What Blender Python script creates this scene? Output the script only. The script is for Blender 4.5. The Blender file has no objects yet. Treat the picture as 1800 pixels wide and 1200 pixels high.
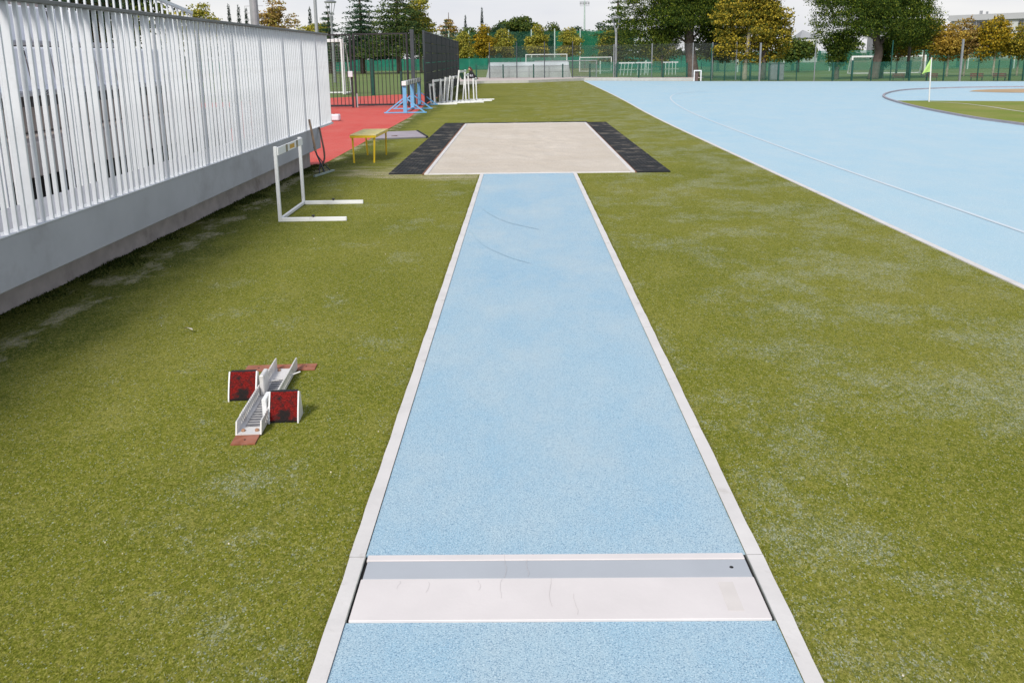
import bpy, bmesh, math, random
import numpy as np
from mathutils import Vector, Matrix
R = math.radians
random.seed(7)
rng = np.random.default_rng(11)
sc = bpy.context.scene
col = sc.collection

# ------------------------------------------------------------------ camera
cd = bpy.data.cameras.new("camera")
cam = bpy.data.objects.new("camera", cd)
col.objects.link(cam)
PITCH, YAW, ROLL = 0.22549, -0.01218, -0.01347
fwd = Vector((math.sin(YAW) * math.cos(PITCH), math.cos(YAW) * math.cos(PITCH), -math.sin(PITCH)))
rgt = Vector((math.cos(YAW), -math.sin(YAW), 0))
upv = rgt.cross(fwd)
r2 = math.cos(ROLL) * rgt + math.sin(ROLL) * upv
u2 = -math.sin(ROLL) * rgt + math.cos(ROLL) * upv
M = Matrix.Identity(4)
for i in range(3):
    M[i][0], M[i][1], M[i][2] = r2[i], u2[i], -fwd[i]
M.translation = Vector((0, 0, 1.5668))
cam.matrix_world = M
cd.sensor_width = 36.0
cd.lens = 36.0 * 1528.9 / 1800.0
cd.shift_y = -(600 - 450.4) / 1800.0
cd.clip_start, cd.clip_end = 0.05, 3000
sc.camera = cam

# ------------------------------------------------------------------ light
SUN_EL, SUN_AZ = R(43), R(203)          # azimuth clockwise from +Y
sdir = Vector((math.sin(SUN_AZ) * math.cos(SUN_EL), math.cos(SUN_AZ) * math.cos(SUN_EL), math.sin(SUN_EL)))
sl = bpy.data.lights.new("sun", 'SUN')
sl.energy, sl.angle, sl.color = 2.5, R(14), (1.0, 0.95, 0.87)
so = bpy.data.objects.new("sun", sl)
so.rotation_euler = sdir.to_track_quat('Z', 'Y').to_euler()
so.location = (-20, -20, 30)
col.objects.link(so)

w = bpy.data.worlds.new("World")
sc.world = w
w.use_nodes = True
nt = w.node_tree
nt.nodes.clear()
wo = nt.nodes.new('ShaderNodeOutputWorld')
sky = nt.nodes.new('ShaderNodeTexSky')
sky.sky_type = 'NISHITA'
sky.sun_disc = False
sky.sun_elevation, sky.sun_rotation = SUN_EL, SUN_AZ
bgs = nt.nodes.new('ShaderNodeBackground')
bgs.inputs[1].default_value = 0.1
nt.links.new(sky.outputs[0], bgs.inputs[0])
tc = nt.nodes.new('ShaderNodeTexCoord')
mp = nt.nodes.new('ShaderNodeMapping')
mp.inputs['Scale'].default_value = (1.0, 1.0, 5.0)
nt.links.new(tc.outputs['Generated'], mp.inputs[0])
nz = nt.nodes.new('ShaderNodeTexNoise')
nz.inputs['Scale'].default_value = 3.0
nz.inputs['Detail'].default_value = 6
nt.links.new(mp.outputs[0], nz.inputs[0])
rmp = nt.nodes.new('ShaderNodeValToRGB')
rmp.color_ramp.elements[0].position, rmp.color_ramp.elements[1].position = 0.32, 0.66
rmp.color_ramp.elements[0].color = (0.53, 0.54, 0.59, 1)
rmp.color_ramp.elements[1].color = (0.66, 0.652, 0.652, 1)
nt.links.new(nz.outputs['Fac'], rmp.inputs[0])
bgc = nt.nodes.new('ShaderNodeBackground')
bgc.inputs[1].default_value = 1.0
nt.links.new(rmp.outputs[0], bgc.inputs[0])
mix = nt.nodes.new('ShaderNodeMixShader')
# thin cloud and haze whiten the sky towards the horizon, bluer overhead
sepw = nt.nodes.new('ShaderNodeSeparateXYZ')
nt.links.new(tc.outputs['Generated'], sepw.inputs[0])
cov = nt.nodes.new('ShaderNodeMapRange')
cov.inputs['From Min'].default_value, cov.inputs['From Max'].default_value = 0.05, 0.6
cov.inputs['To Min'].default_value, cov.inputs['To Max'].default_value = 0.92, 0.35
nt.links.new(sepw.outputs['Z'], cov.inputs['Value'])
nt.links.new(cov.outputs[0], mix.inputs[0])
nt.links.new(bgs.outputs[0], mix.inputs[1])
nt.links.new(bgc.outputs[0], mix.inputs[2])
nt.links.new(mix.outputs[0], wo.inputs[0])

vs = sc.view_settings
vs.view_transform, vs.look, vs.exposure, vs.gamma = 'Standard', 'None', 0.5, 1.0
vs.use_curve_mapping = False
try:
    sc.cycles.max_bounces = 8
    sc.cycles.transparent_max_bounces = 24
except Exception:
    pass

# ------------------------------------------------------------------ materials
MATS = {}


def principled(name, rough=0.7, metallic=0.0, spec=0.35):
    m = bpy.data.materials.new(name)
    m.use_nodes = True
    b = m.node_tree.nodes['Principled BSDF']
    b.inputs['Roughness'].default_value = rough
    b.inputs['Metallic'].default_value = metallic
    b.inputs['Specular IOR Level'].default_value = spec
    MATS[name] = m
    return m, m.node_tree, b


def noise(t, scale, detail=3, coord='Object', stretch=None, rough=0.55):
    c = t.nodes.new('ShaderNodeTexCoord')
    n = t.nodes.new('ShaderNodeTexNoise')
    n.inputs['Scale'].default_value = scale
    n.inputs['Detail'].default_value = detail
    n.inputs['Roughness'].default_value = rough
    src = c.outputs[coord]
    if stretch:
        mpn = t.nodes.new('ShaderNodeMapping')
        mpn.inputs['Scale'].default_value = stretch
        t.links.new(src, mpn.inputs[0])
        src = mpn.outputs[0]
    t.links.new(src, n.inputs['Vector'])
    return n.outputs['Fac']


def cells(t, scale, stretch=None):
    c = t.nodes.new('ShaderNodeTexCoord')
    v = t.nodes.new('ShaderNodeTexVoronoi')
    v.inputs['Scale'].default_value = scale
    v.inputs['Randomness'].default_value = 1.0
    src = c.outputs['Object']
    if stretch:
        mpn = t.nodes.new('ShaderNodeMapping')
        mpn.inputs['Scale'].default_value = stretch
        t.links.new(src, mpn.inputs[0])
        src = mpn.outputs[0]
    t.links.new(src, v.inputs['Vector'])
    sc_ = t.nodes.new('ShaderNodeSeparateColor')
    t.links.new(v.outputs['Color'], sc_.inputs[0])
    return sc_.outputs[0], sc_.outputs[1]


def ramp(t, fac, stops):
    r = t.nodes.new('ShaderNodeValToRGB')
    e = r.color_ramp.elements
    while len(e) < len(stops):
        e.new(0.5)
    for k, (p, c) in enumerate(stops):
        e[k].position = p
        e[k].color = (c[0], c[1], c[2], 1) if not isinstance(c, (int, float)) else (c, c, c, 1)
    t.links.new(fac, r.inputs[0])
    return r.outputs[0]


def mixc(t, fac, a, b):
    m = t.nodes.new('ShaderNodeMix')
    m.data_type = 'RGBA'
    if isinstance(fac, (int, float)):
        m.inputs['Factor'].default_value = fac
    else:
        t.links.new(fac, m.inputs['Factor'])
    for key, v in (('A', a), ('B', b)):
        s = [i for i in m.inputs if i.name == key and i.type == 'RGBA'][0]
        if isinstance(v, tuple):
            s.default_value = (v[0], v[1], v[2], 1)
        else:
            t.links.new(v, s)
    return [o for o in m.outputs if o.type == 'RGBA'][0]


def mth(t, op, a, b=0.0, clamp=False):
    m = t.nodes.new('ShaderNodeMath')
    m.operation = op
    m.use_clamp = clamp
    for k, v in ((0, a), (1, b)):
        if isinstance(v, (int, float)):
            m.inputs[k].default_value = v
        else:
            t.links.new(v, m.inputs[k])
    return m.outputs[0]


def bump(t, b, h, strength=0.3, dist=0.01):
    n = t.nodes.new('ShaderNodeBump')
    n.inputs['Strength'].default_value = strength
    n.inputs['Distance'].default_value = dist
    t.links.new(h, n.inputs['Height'])
    t.links.new(n.outputs[0], b.inputs['Normal'])


def simple(name, c, var=0.15, scale=6.0, rough=0.6, metallic=0.0, bmp=0.0, dirt=None, dscale=2.0, spec=0.35, dlim=(0.55, 0.75)):
    """paint / metal / concrete with uneven tone and optional dirt patches"""
    m, t, b = principled(name, rough, metallic, spec)
    f = noise(t, scale, 5)
    lo = tuple(x * (1 - var) for x in c)
    hi = tuple(min(1, x * (1 + var)) for x in c)
    out = ramp(t, f, [(0.3, lo), (0.7, hi)])
    if dirt:
        d = ramp(t, noise(t, dscale, 6, rough=0.7), [(dlim[0], 0.0), (dlim[1], 0.8)])
        out = mixc(t, d, out, dirt)
    t.links.new(out, b.inputs['Base Color'])
    if bmp:
        bump(t, b, noise(t, scale * 12, 3), bmp, 0.004)
    return m


simple('white_paint', (0.78, 0.79, 0.80), 0.06, 3, 0.45, dirt=(0.40, 0.38, 0.35), dscale=5, dlim=(0.6, 0.85))
simple('picket_paint', (0.68, 0.70, 0.73), 0.07, 2.5, 0.5, dirt=(0.44, 0.43, 0.42), dscale=4, dlim=(0.55, 0.85))
simple('rail_grey', (0.16, 0.16, 0.16), 0.1, 5, 0.5)
simple('wall_concrete', (0.42, 0.43, 0.465), 0.08, 2.0, 0.85, bmp=0.25, dirt=(0.30, 0.29, 0.31), dscale=1.2)
simple('foot_concrete', (0.43, 0.39, 0.38), 0.15, 7, 0.9, bmp=0.5, dirt=(0.24, 0.21, 0.19), dscale=3)
simple('pink_concrete', (0.50, 0.44, 0.41), 0.12, 4, 0.9, bmp=0.3, dirt=(0.25, 0.22, 0.2))
simple('path_concrete', (0.50, 0.43, 0.40), 0.1, 1.5, 0.9)
simple('kerb_white', (0.62, 0.60, 0.585), 0.07, 5, 0.8, bmp=0.25, dirt=(0.40, 0.37, 0.33), dscale=9, dlim=(0.58, 0.8))
simple('kerb_pale', (0.46, 0.46, 0.43), 0.1, 5, 0.85, dirt=(0.32, 0.30, 0.26), dscale=4)
simple('infield_kerb', (0.31, 0.29, 0.32), 0.12, 3, 0.7)
simple('seat_plastic', (0.72, 0.73, 0.78), 0.05, 5, 0.4)
simple('void_shade', (0.02, 0.02, 0.02), 0.2, 5, 0.9)  # near-black colour painted for the shade under the stand tiers
simple('black_metal', (0.03, 0.03, 0.035), 0.2, 8, 0.45)
simple('screen_black', (0.022, 0.024, 0.030), 0.3, 4, 0.7, bmp=0.3)
simple('yellow_paint', (0.72, 0.50, 0.02), 0.1, 8, 0.4, dirt=(0.45, 0.3, 0.05), dscale=12, dlim=(0.6, 0.8))
simple('bench_top', (0.60, 0.52, 0.20), 0.2, 14, 0.6, dirt=(0.48, 0.46, 0.42), dscale=6)
simple('blue_paint', (0.16, 0.40, 0.66), 0.1, 5, 0.4)
simple('stripe_black', (0.03, 0.03, 0.03), 0.1, 5, 0.5)
simple('rust', (0.30, 0.105, 0.055), 0.3, 14, 0.75, dirt=(0.36, 0.17, 0.13), dscale=20, dlim=(0.4, 0.7), bmp=0.3)
simple('aluminium', (0.70, 0.685, 0.67), 0.10, 14, 0.5, 0.2, dirt=(0.48, 0.43, 0.38), dscale=18)
simple('chain_grey', (0.13, 0.13, 0.14), 0.4, 40, 0.6, dirt=(0.34, 0.33, 0.32), dscale=26)
simple('bolt_rust', (0.36, 0.20, 0.12), 0.3, 60, 0.7)
simple('hole_dark', (0.012, 0.012, 0.012), 0.2, 5, 0.9)
simple('rubber_black', (0.018, 0.020, 0.022), 0.3, 12, 0.8, dirt=(0.34, 0.29, 0.23), dscale=2.6, dlim=(0.52, 0.76))
simple('rust_edge', (0.20, 0.09, 0.05), 0.3, 10, 0.8)
simple('board_white', (0.66, 0.62, 0.61), 0.05, 4, 0.55, bmp=0.1)
simple('crack_grey', (0.52, 0.49, 0.48), 0.1, 5, 0.8)
simple('board_grey', (0.40, 0.425, 0.46), 0.05, 3, 0.6)
simple('channel_metal', (0.35, 0.36, 0.33), 0.25, 25, 0.5, 0.4)
simple('wood_handle', (0.36, 0.25, 0.17), 0.25, 10, 0.7)
simple('dark_handle', (0.16, 0.10, 0.075), 0.25, 10, 0.7)
simple('squeegee_green', (0.30, 0.36, 0.32), 0.15, 10, 0.6)
simple('mauve_sheet', (0.34, 0.30, 0.33), 0.12, 3, 0.8, dirt=(0.24, 0.19, 0.2))
simple('galvanised', (0.36, 0.37, 0.39), 0.1, 4, 0.5, 0.3)
simple('post_grey', (0.22, 0.23, 0.24), 0.15, 5, 0.6)
simple('post_dark', (0.05, 0.06, 0.07), 0.15, 5, 0.6)
simple('post_green', (0.012, 0.07, 0.055), 0.2, 5, 0.5)
simple('pole_pale', (0.42, 0.52, 0.47), 0.1, 5, 0.5)
simple('goal_white', (0.72, 0.73, 0.74), 0.05, 5, 0.4)
simple('building_pale', (0.50, 0.52, 0.50), 0.06, 0.3, 0.85)
simple('roof_grey', (0.42, 0.43, 0.44), 0.06, 0.5, 0.8)
simple('building_grey', (0.30, 0.31, 0.32), 0.08, 0.5, 0.8)
simple('building_dark', (0.10, 0.105, 0.115), 0.2, 0.6, 0.5)
simple('bark', (0.13, 0.10, 0.085), 0.35, 5, 0.95, bmp=0.6)
simple('bark_pale', (0.36, 0.32, 0.24), 0.25, 4, 0.9, dirt=(0.20, 0.17, 0.12), dscale=3)
simple('bench_red', (0.18, 0.05, 0.045), 0.2, 5, 0.6)
simple('brown_board', (0.13, 0.09, 0.08), 0.2, 5, 0.7)
simple('flag_lime', (0.42, 0.66, 0.20), 0.1, 5, 0.7)
simple('bag_green', (0.008, 0.035, 0.022), 0.3, 20, 0.8)
simple('skin', (0.55, 0.30, 0.20), 0.08, 20, 0.55)
simple('hair', (0.10, 0.03, 0.02), 0.3, 60, 0.6)
simple('jacket', (0.022, 0.022, 0.026), 0.3, 30, 0.85)
simple('trousers', (0.03, 0.028, 0.03), 0.3, 30, 0.85)
simple('shirt_pale', (0.5, 0.5, 0.55), 0.1, 30, 0.85)
simple('sign_white', (0.65, 0.67, 0.72), 0.05, 5, 0.4)
simple('tarp_yellow', (0.62, 0.36, 0.07), 0.2, 14, 0.7)
simple('litter_pale', (0.60, 0.55, 0.45), 0.2, 30, 0.8)
simple('litter_red', (0.45, 0.05, 0.03), 0.2, 30, 0.8)


def net(name, c, alpha, wave=None):
    m, t, b = principled(name, 0.8)
    t.links.new(ramp(t, noise(t, 0.6, 4), [(0.3, tuple(x * 0.8 for x in c)), (0.7, tuple(min(1, x * 1.2) for x in c))]), b.inputs['Base Color'])
    tr = t.nodes.new('ShaderNodeBsdfTransparent')
    mx = t.nodes.new('ShaderNodeMixShader')
    if wave is None:
        f = noise(t, 0.35, 3)
        mx_f = mth(t, 'MULTIPLY_ADD', f, 0.3)
        mx_f.node.inputs[2].default_value = alpha - 0.15
        t.links.new(mx_f, mx.inputs[0])
    else:                                        # square mesh of cords
        cn = t.nodes.new('ShaderNodeTexCoord')
        sp = t.nodes.new('ShaderNodeSeparateXYZ')
        t.links.new(cn.outputs['Object'], sp.inputs[0])
        acc = None
        for ax in wave[1]:
            v = mth(t, 'FRACT', mth(t, 'MULTIPLY', sp.outputs[ax], 1.0 / wave[0]))
            k = mth(t, 'LESS_THAN', v, alpha)
            acc = k if acc is None else mth(t, 'MAXIMUM', acc, k)
        t.links.new(acc, mx.inputs[0])
    t.links.new(tr.outputs[0], mx.inputs[1])
    t.links.new(b.outputs[0], mx.inputs[2])
    t.links.new(mx.outputs[0], t.nodes['Material Output'].inputs[0])
    return m


net('net_emerald', (0.005, 0.16, 0.085), 0.62)
net('net_green_dense', (0.006, 0.15, 0.10), 0.9)
net('net_green_thin', (0.02, 0.20, 0.13), 0.18)
net('mesh_grey', (0.10, 0.11, 0.11), 0.16)
net('mesh_green', (0.015, 0.12, 0.09), 0.34)
net('net_screen', (0.025, 0.17, 0.115), 0.55)
net('net_white', (0.6, 0.6, 0.6), 0.22)
net('goal_cord', (0.25, 0.28, 0.25), 0.11, (0.12, ('X', 'Z')))
net('polycarbonate', (0.46, 0.50, 0.52), 0.80)

# turf --------------------------------------------------------------
m, t, b = principled('turf', 0.95, spec=0.04)
big = noise(t, 0.55, 5)
mid = noise(t, 2.3, 5, rough=0.65)
fine = noise(t, 260, 2)
fib = noise(t, 55, 4, rough=0.7)
base = ramp(t, big, [(0.34, (0.128, 0.147, 0.012)), (0.5, (0.165, 0.178, 0.019)), (0.66, (0.208, 0.208, 0.036))])
base = mixc(t, ramp(t, mid, [(0.52, 0.0), (0.80, 0.55)]), base, (0.285, 0.27, 0.085))
# worn grey-blue streaks where backing and infill show, stronger on the right-hand strip
cn = t.nodes.new('ShaderNodeTexCoord')
sp = t.nodes.new('ShaderNodeSeparateXYZ')
t.links.new(cn.outputs['Object'], sp.inputs[0])
worn = noise(t, 1.5, 8, stretch=(1.0, 0.8, 1), rough=0.74)
rgtmask = mth(t, 'MULTIPLY_ADD', sp.outputs['X'], 0.022)
rgtmask.node.inputs[2].default_value = -0.012
wm = ramp(t, mth(t, 'ADD', worn, mth(t, 'MINIMUM', mth(t, 'MAXIMUM', rgtmask, -0.05), 0.05)), [(0.505, 0.0), (0.69, 0.95)])
cr, cg = cells(t, 250, (1.0, 0.7, 1.0))
cr2, cg2 = cells(t, 75, (1.0, 0.7, 1.0))
base = mixc(t, mth(t, 'MULTIPLY', wm, 0.26), base, (0.34, 0.37, 0.31))
pale = mth(t, 'GREATER_THAN', mth(t, 'ADD', cg, mth(t, 'MULTIPLY_ADD', wm, 0.33)), 1.0)
pale.node.inputs[0].links[0].from_node.inputs[1].links[0].from_node.inputs[2].default_value = 0.035
pale = mth(t, 'MAXIMUM', pale, mth(t, 'MULTIPLY', mth(t, 'GREATER_THAN', mth(t, 'ADD', cg2, mth(t, 'MULTIPLY', wm, 0.22)), 1.0), 0.6))
base = mixc(t, mth(t, 'MULTIPLY', pale, 0.75), base, (0.40, 0.44, 0.39))
# sand swept out round the front of the pit and under the bench
dy = mth(t, 'ABSOLUTE', mth(t, 'SUBTRACT', sp.outputs['Y'], 12.4))
near = mth(t, 'SUBTRACT', 1.0, mth(t, 'DIVIDE', dy, 1.9), True)
dx = mth(t, 'SUBTRACT', 1.0, mth(t, 'DIVIDE', mth(t, 'ABSOLUTE', mth(t, 'ADD', sp.outputs['X'], 1.3)), 3.2), True)
sm = mth(t, 'MULTIPLY', near, dx)
sn = noise(t, 1.7, 6, stretch=(0.45, 1.6, 1), rough=0.7)
sm = ramp(t, mth(t, 'ADD', mth(t, 'MULTIPLY', sm, 0.42), sn), [(0.66, 0.0), (0.86, 0.9)])
base = mixc(t, sm, base, (0.47, 0.41, 0.31))
moss_shade = ramp(t, mth(t, 'ADD', mth(t, 'SUBTRACT', 1.0, mth(t, 'DIVIDE', mth(t, 'ADD', sp.outputs['X'], 3.3), 1.25), True), mth(t, 'MULTIPLY', noise(t, 1.7, 7, rough=0.7), 0.9)), [(0.72, 0.0), (1.12, 0.95)])
base = mixc(t, moss_shade, base, (0.045, 0.068, 0.012))  # moss at the wall foot, widened to paint the wall's shade into the turf
# sand and moss litter at the foot of the wall
wl = mth(t, 'SUBTRACT', 1.0, mth(t, 'DIVIDE', mth(t, 'ABSOLUTE', mth(t, 'ADD', sp.outputs['X'], 2.95)), 0.45), True)
ws = ramp(t, mth(t, 'ADD', mth(t, 'MULTIPLY', wl, 0.24), noise(t, 2.6, 6, stretch=(1.3, 0.7, 1), rough=0.7)), [(0.695, 0.0), (0.80, 0.75)])
base = mixc(t, ws, base, (0.47, 0.42, 0.33))
# pale flecks + fibre grain
base = mixc(t, ramp(t, cr, [(0.0, 0.78), (0.45, 0.0)]), base, (0.060, 0.080, 0.010))
base = mixc(t, ramp(t, cr, [(0.58, 0.0), (1.0, 0.70)]), base, (0.35, 0.325, 0.095))
base = mixc(t, ramp(t, cr2, [(0.0, 0.40), (0.4, 0.0)]), base, (0.085, 0.105, 0.014))
base = mixc(t, ramp(t, cr2, [(0.65, 0.0), (1.0, 0.40)]), base, (0.28, 0.255, 0.07))
t.links.new(base, b.inputs['Base Color'])
bump(t, b, fib, 0.5, 0.010)

# blades standing out of the turf in the near field
m, t, b = principled('turf_fibre', 0.8, spec=0.1)
gi = t.nodes.new('ShaderNodeNewGeometry')
c1 = ramp(t, gi.outputs['Random Per Island'], [(0.0, (0.085, 0.11, 0.010)), (0.4, (0.155, 0.17, 0.02)), (0.72, (0.225, 0.22, 0.04)), (0.92, (0.27, 0.265, 0.07)), (1.0, (0.36, 0.39, 0.26))])
t.links.new(c1, b.inputs['Base Color'])


m, t, b = principled('moss', 0.9, spec=0.1)
gi = t.nodes.new('ShaderNodeNewGeometry')
t.links.new(ramp(t, gi.outputs['Random Per Island'], [(0.0, (0.018, 0.032, 0.008)), (0.6, (0.05, 0.075, 0.014)), (1.0, (0.12, 0.13, 0.04))]), b.inputs['Base Color'])


def rubber_track(name, a, bcol, pale, speck, grain=300):
    m, t, b = principled(name, 0.75, spec=0.3)
    big = noise(t, 0.35, 5, rough=0.6)
    mid = noise(t, 1.6, 7, stretch=(1, 0.55, 1), rough=0.7)
    o = ramp(t, big, [(0.35, a), (0.65, bcol)])
    o = mixc(t, ramp(t, mid, [(0.40, 0.0), (0.70, 0.85)]), o, pale)
    sp1 = noise(t, grain, 2)
    o = mixc(t, ramp(t, sp1, [(0.36, 0.85), (0.485, 0.0)]), o, speck)
    sp2 = noise(t, grain * 0.7, 2, stretch=(1, 1, 2))
    o = mixc(t, ramp(t, sp2, [(0.53, 0.0), (0.68, 0.6)]), o, tuple(min(1, x * 1.35) for x in pale))
    t.links.new(o, b.inputs['Base Color'])
    bump(t, b, noise(t, grain, 3), 0.5, 0.004)


rubber_track('runway_blue', (0.285, 0.465, 0.60), (0.345, 0.505, 0.605), (0.46, 0.555, 0.59), (0.12, 0.22, 0.34), 270)
rubber_track('track_blue', (0.340, 0.515, 0.615), (0.380, 0.535, 0.610), (0.45, 0.56, 0.605), (0.26, 0.45, 0.60), 160)
rubber_track('track_red', (0.56, 0.060, 0.045), (0.60, 0.085, 0.065), (0.58, 0.14, 0.11), (0.36, 0.04, 0.03), 120)
simple('lane_paint', (0.56, 0.625, 0.67), 0.08, 3, 0.8, dirt=(0.45, 0.57, 0.66), dscale=3, dlim=(0.45, 0.7))
simple('lane_paint_worn', (0.42, 0.585, 0.70), 0.05, 3, 0.8, dirt=(0.37, 0.55, 0.68), dscale=2, dlim=(0.4, 0.6))
simple('tape_residue', (0.625, 0.585, 0.56), 0.06, 9, 0.8)
simple('scuff_dark', (0.345, 0.497, 0.595), 0.1, 8, 0.8)
# sand
m, t, b = principled('sand', 0.95, spec=0.15)
o = ramp(t, noise(t, 0.9, 6, rough=0.65), [(0.35, (0.53, 0.47, 0.395)), (0.65, (0.585, 0.53, 0.46))])
o = mixc(t, ramp(t, noise(t, 1.7, 6, stretch=(1, .8, 1), rough=0.7), [(0.62, 0.0), (0.76, 0.4)]), o, (0.45, 0.38, 0.27))
o = mixc(t, ramp(t, noise(t, 60, 3), [(0.35, 0.4), (0.5, 0.0)]), o, (0.34, 0.28, 0.21))
t.links.new(o, b.inputs['Base Color'])
bump(t, b, noise(t, 25, 5), 0.5, 0.02)
# fields
m, t, b = principled('field_green', 0.9, spec=0.2)
o = ramp(t, noise(t, 0.12, 5), [(0.3, (0.105, 0.165, 0.045)), (0.7, (0.155, 0.20, 0.065))])
o = mixc(t, ramp(t, noise(t, 3, 4), [(0.4, 0.0), (0.7, 0.4)]), o, (0.16, 0.2, 0.075))
t.links.new(o, b.inputs['Base Color'])
m, t, b = principled('infield_grass', 0.9, spec=0.2)
o = ramp(t, noise(t, 0.5, 5), [(0.35, (0.155, 0.215, 0.02)), (0.65, (0.26, 0.25, 0.07))])
o = mixc(t, ramp(t, noise(t, 22, 4), [(0.4, 0.0), (0.7, 0.5)]), o, (0.10, 0.15, 0.015))
t.links.new(o, b.inputs['Base Color'])
m, t, b = principled('earth', 0.95)
t.links.new(ramp(t, noise(t, 0.05, 6), [(0.3, (0.10, 0.12, 0.045)), (0.7, (0.17, 0.16, 0.09))]), b.inputs['Base Color'])
simple('long_sand', (0.42, 0.30, 0.18), 0.15, 1, 0.95)

# carpet on the block pads
m, t, b = principled('red_carpet', 0.95, spec=0.1)
o = ramp(t, noise(t, 160, 3), [(0.35, (0.085, 0.008, 0.007)), (0.62, (0.24, 0.016, 0.014))])
w1 = noise(t, 21, 6, rough=0.75)
cz = t.nodes.new('ShaderNodeTexCoord')
sz = t.nodes.new('ShaderNodeSeparateXYZ')
t.links.new(cz.outputs['Object'], sz.inputs[0])
oi = t.nodes.new('ShaderNodeObjectInfo')
low = mth(t, 'SUBTRACT', 1.0, mth(t, 'MULTIPLY', sz.outputs['Z'], 11.0), True)
mid_ = mth(t, 'SUBTRACT', 1.0, mth(t, 'MULTIPLY', mth(t, 'ABSOLUTE', sz.outputs['X']), 17.0), True)
wear = mth(t, 'ADD', w1, mth(t, 'MULTIPLY', mth(t, 'MULTIPLY', low, mid_), 0.34))
o = mixc(t, ramp(t, wear, [(0.47, 0.0), (0.62, 0.93)]), o, (0.012, 0.018, 0.018))
t.links.new(o, b.inputs['Base Color'])
bump(t, b, noise(t, 220, 2), 0.8, 0.004)


def leaf_mat(name, stops, rough=0.6):
    m, t, b = principled(name, rough, spec=0.12)
    gi = t.nodes.new('ShaderNodeNewGeometry')
    kk = 1.32 if 'autumn' in name else 1.35
    stops = [(p, tuple(min(.85, x * kk) for x in c)) for p, c in stops]
    c = ramp(t, gi.outputs['Random Per Island'], stops)
    f = noise(t, 0.9, 3)
    c = mixc(t, ramp(t, f, [(0.35, 0.35), (0.65, 0.0)]), c, tuple(x * 0.55 for x in stops[0][1]))
    t.links.new(c, b.inputs['Base Color'])
    b.inputs['Subsurface Weight'].default_value = 0.0
    tl = t.nodes.new('ShaderNodeBsdfTranslucent')
    t.links.new(c, tl.inputs[0])
    mx = t.nodes.new('ShaderNodeMixShader')
    mx.inputs[0].default_value = 0.3
    t.links.new(b.outputs[0], mx.inputs[1])
    t.links.new(tl.outputs[0], mx.inputs[2])
    t.links.new(mx.outputs[0], t.nodes['Material Output'].inputs[0])


leaf_mat('pine_needles', [(0.0, (0.016, 0.034, 0.008)), (0.5, (0.045, 0.080, 0.012)), (0.8, (0.10, 0.135, 0.016)), (1.0, (0.22, 0.25, 0.03))])
leaf_mat('pine_light', [(0.0, (0.035, 0.06, 0.012)), (0.5, (0.08, 0.115, 0.016)), (0.85, (0.16, 0.19, 0.025)), (1.0, (0.26, 0.27, 0.04))])
leaf_mat('cedar_needles', [(0.0, (0.02, 0.045, 0.018)), (0.6, (0.055, 0.095, 0.03)), (1.0, (0.17, 0.19, 0.04))])
leaf_mat('spruce_needles', [(0.0, (0.02, 0.045, 0.03)), (0.6, (0.04, 0.085, 0.045)), (1.0, (0.10, 0.15, 0.06))])
leaf_mat('autumn_gold', [(0.0, (0.07, 0.085, 0.015)), (0.25, (0.16, 0.14, 0.015)), (0.5, (0.32, 0.22, 0.02)), (0.8, (0.46, 0.31, 0.02)), (1.0, (0.56, 0.40, 0.04))])
leaf_mat('autumn_mixed', [(0.0, (0.05, 0.07, 0.012)), (0.3, (0.13, 0.13, 0.02)), (0.55, (0.27, 0.21, 0.025)), (0.8, (0.42, 0.31, 0.03)), (1.0, (0.54, 0.42, 0.06))])
leaf_mat('autumn_orange', [(0.0, (0.12, 0.09, 0.02)), (0.35, (0.30, 0.19, 0.03)), (0.7, (0.44, 0.29, 0.045)), (1.0, (0.52, 0.38, 0.08))])
leaf_mat('autumn_green', [(0.0, (0.10, 0.12, 0.02)), (0.4, (0.25, 0.25, 0.04)), (0.75, (0.38, 0.35, 0.06)), (1.0, (0.50, 0.38, 0.06))])
leaf_mat('autumn_russet', [(0.0, (0.13, 0.08, 0.03)), (0.4, (0.33, 0.21, 0.07)), (0.75, (0.45, 0.33, 0.10)), (1.0, (0.30, 0.30, 0.06))])
leaf_mat('leaf_green', [(0.0, (0.025, 0.05, 0.012)), (0.5, (0.065, 0.105, 0.022)), (1.0, (0.16, 0.18, 0.03))])
leaf_mat('leaf_dark', [(0.0, (0.012, 0.035, 0.022)), (0.6, (0.03, 0.065, 0.035)), (1.0, (0.08, 0.11, 0.045))])
leaf_mat('cypress_green', [(0.0, (0.012, 0.03, 0.022)), (1.0, (0.035, 0.06, 0.035))])


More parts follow.
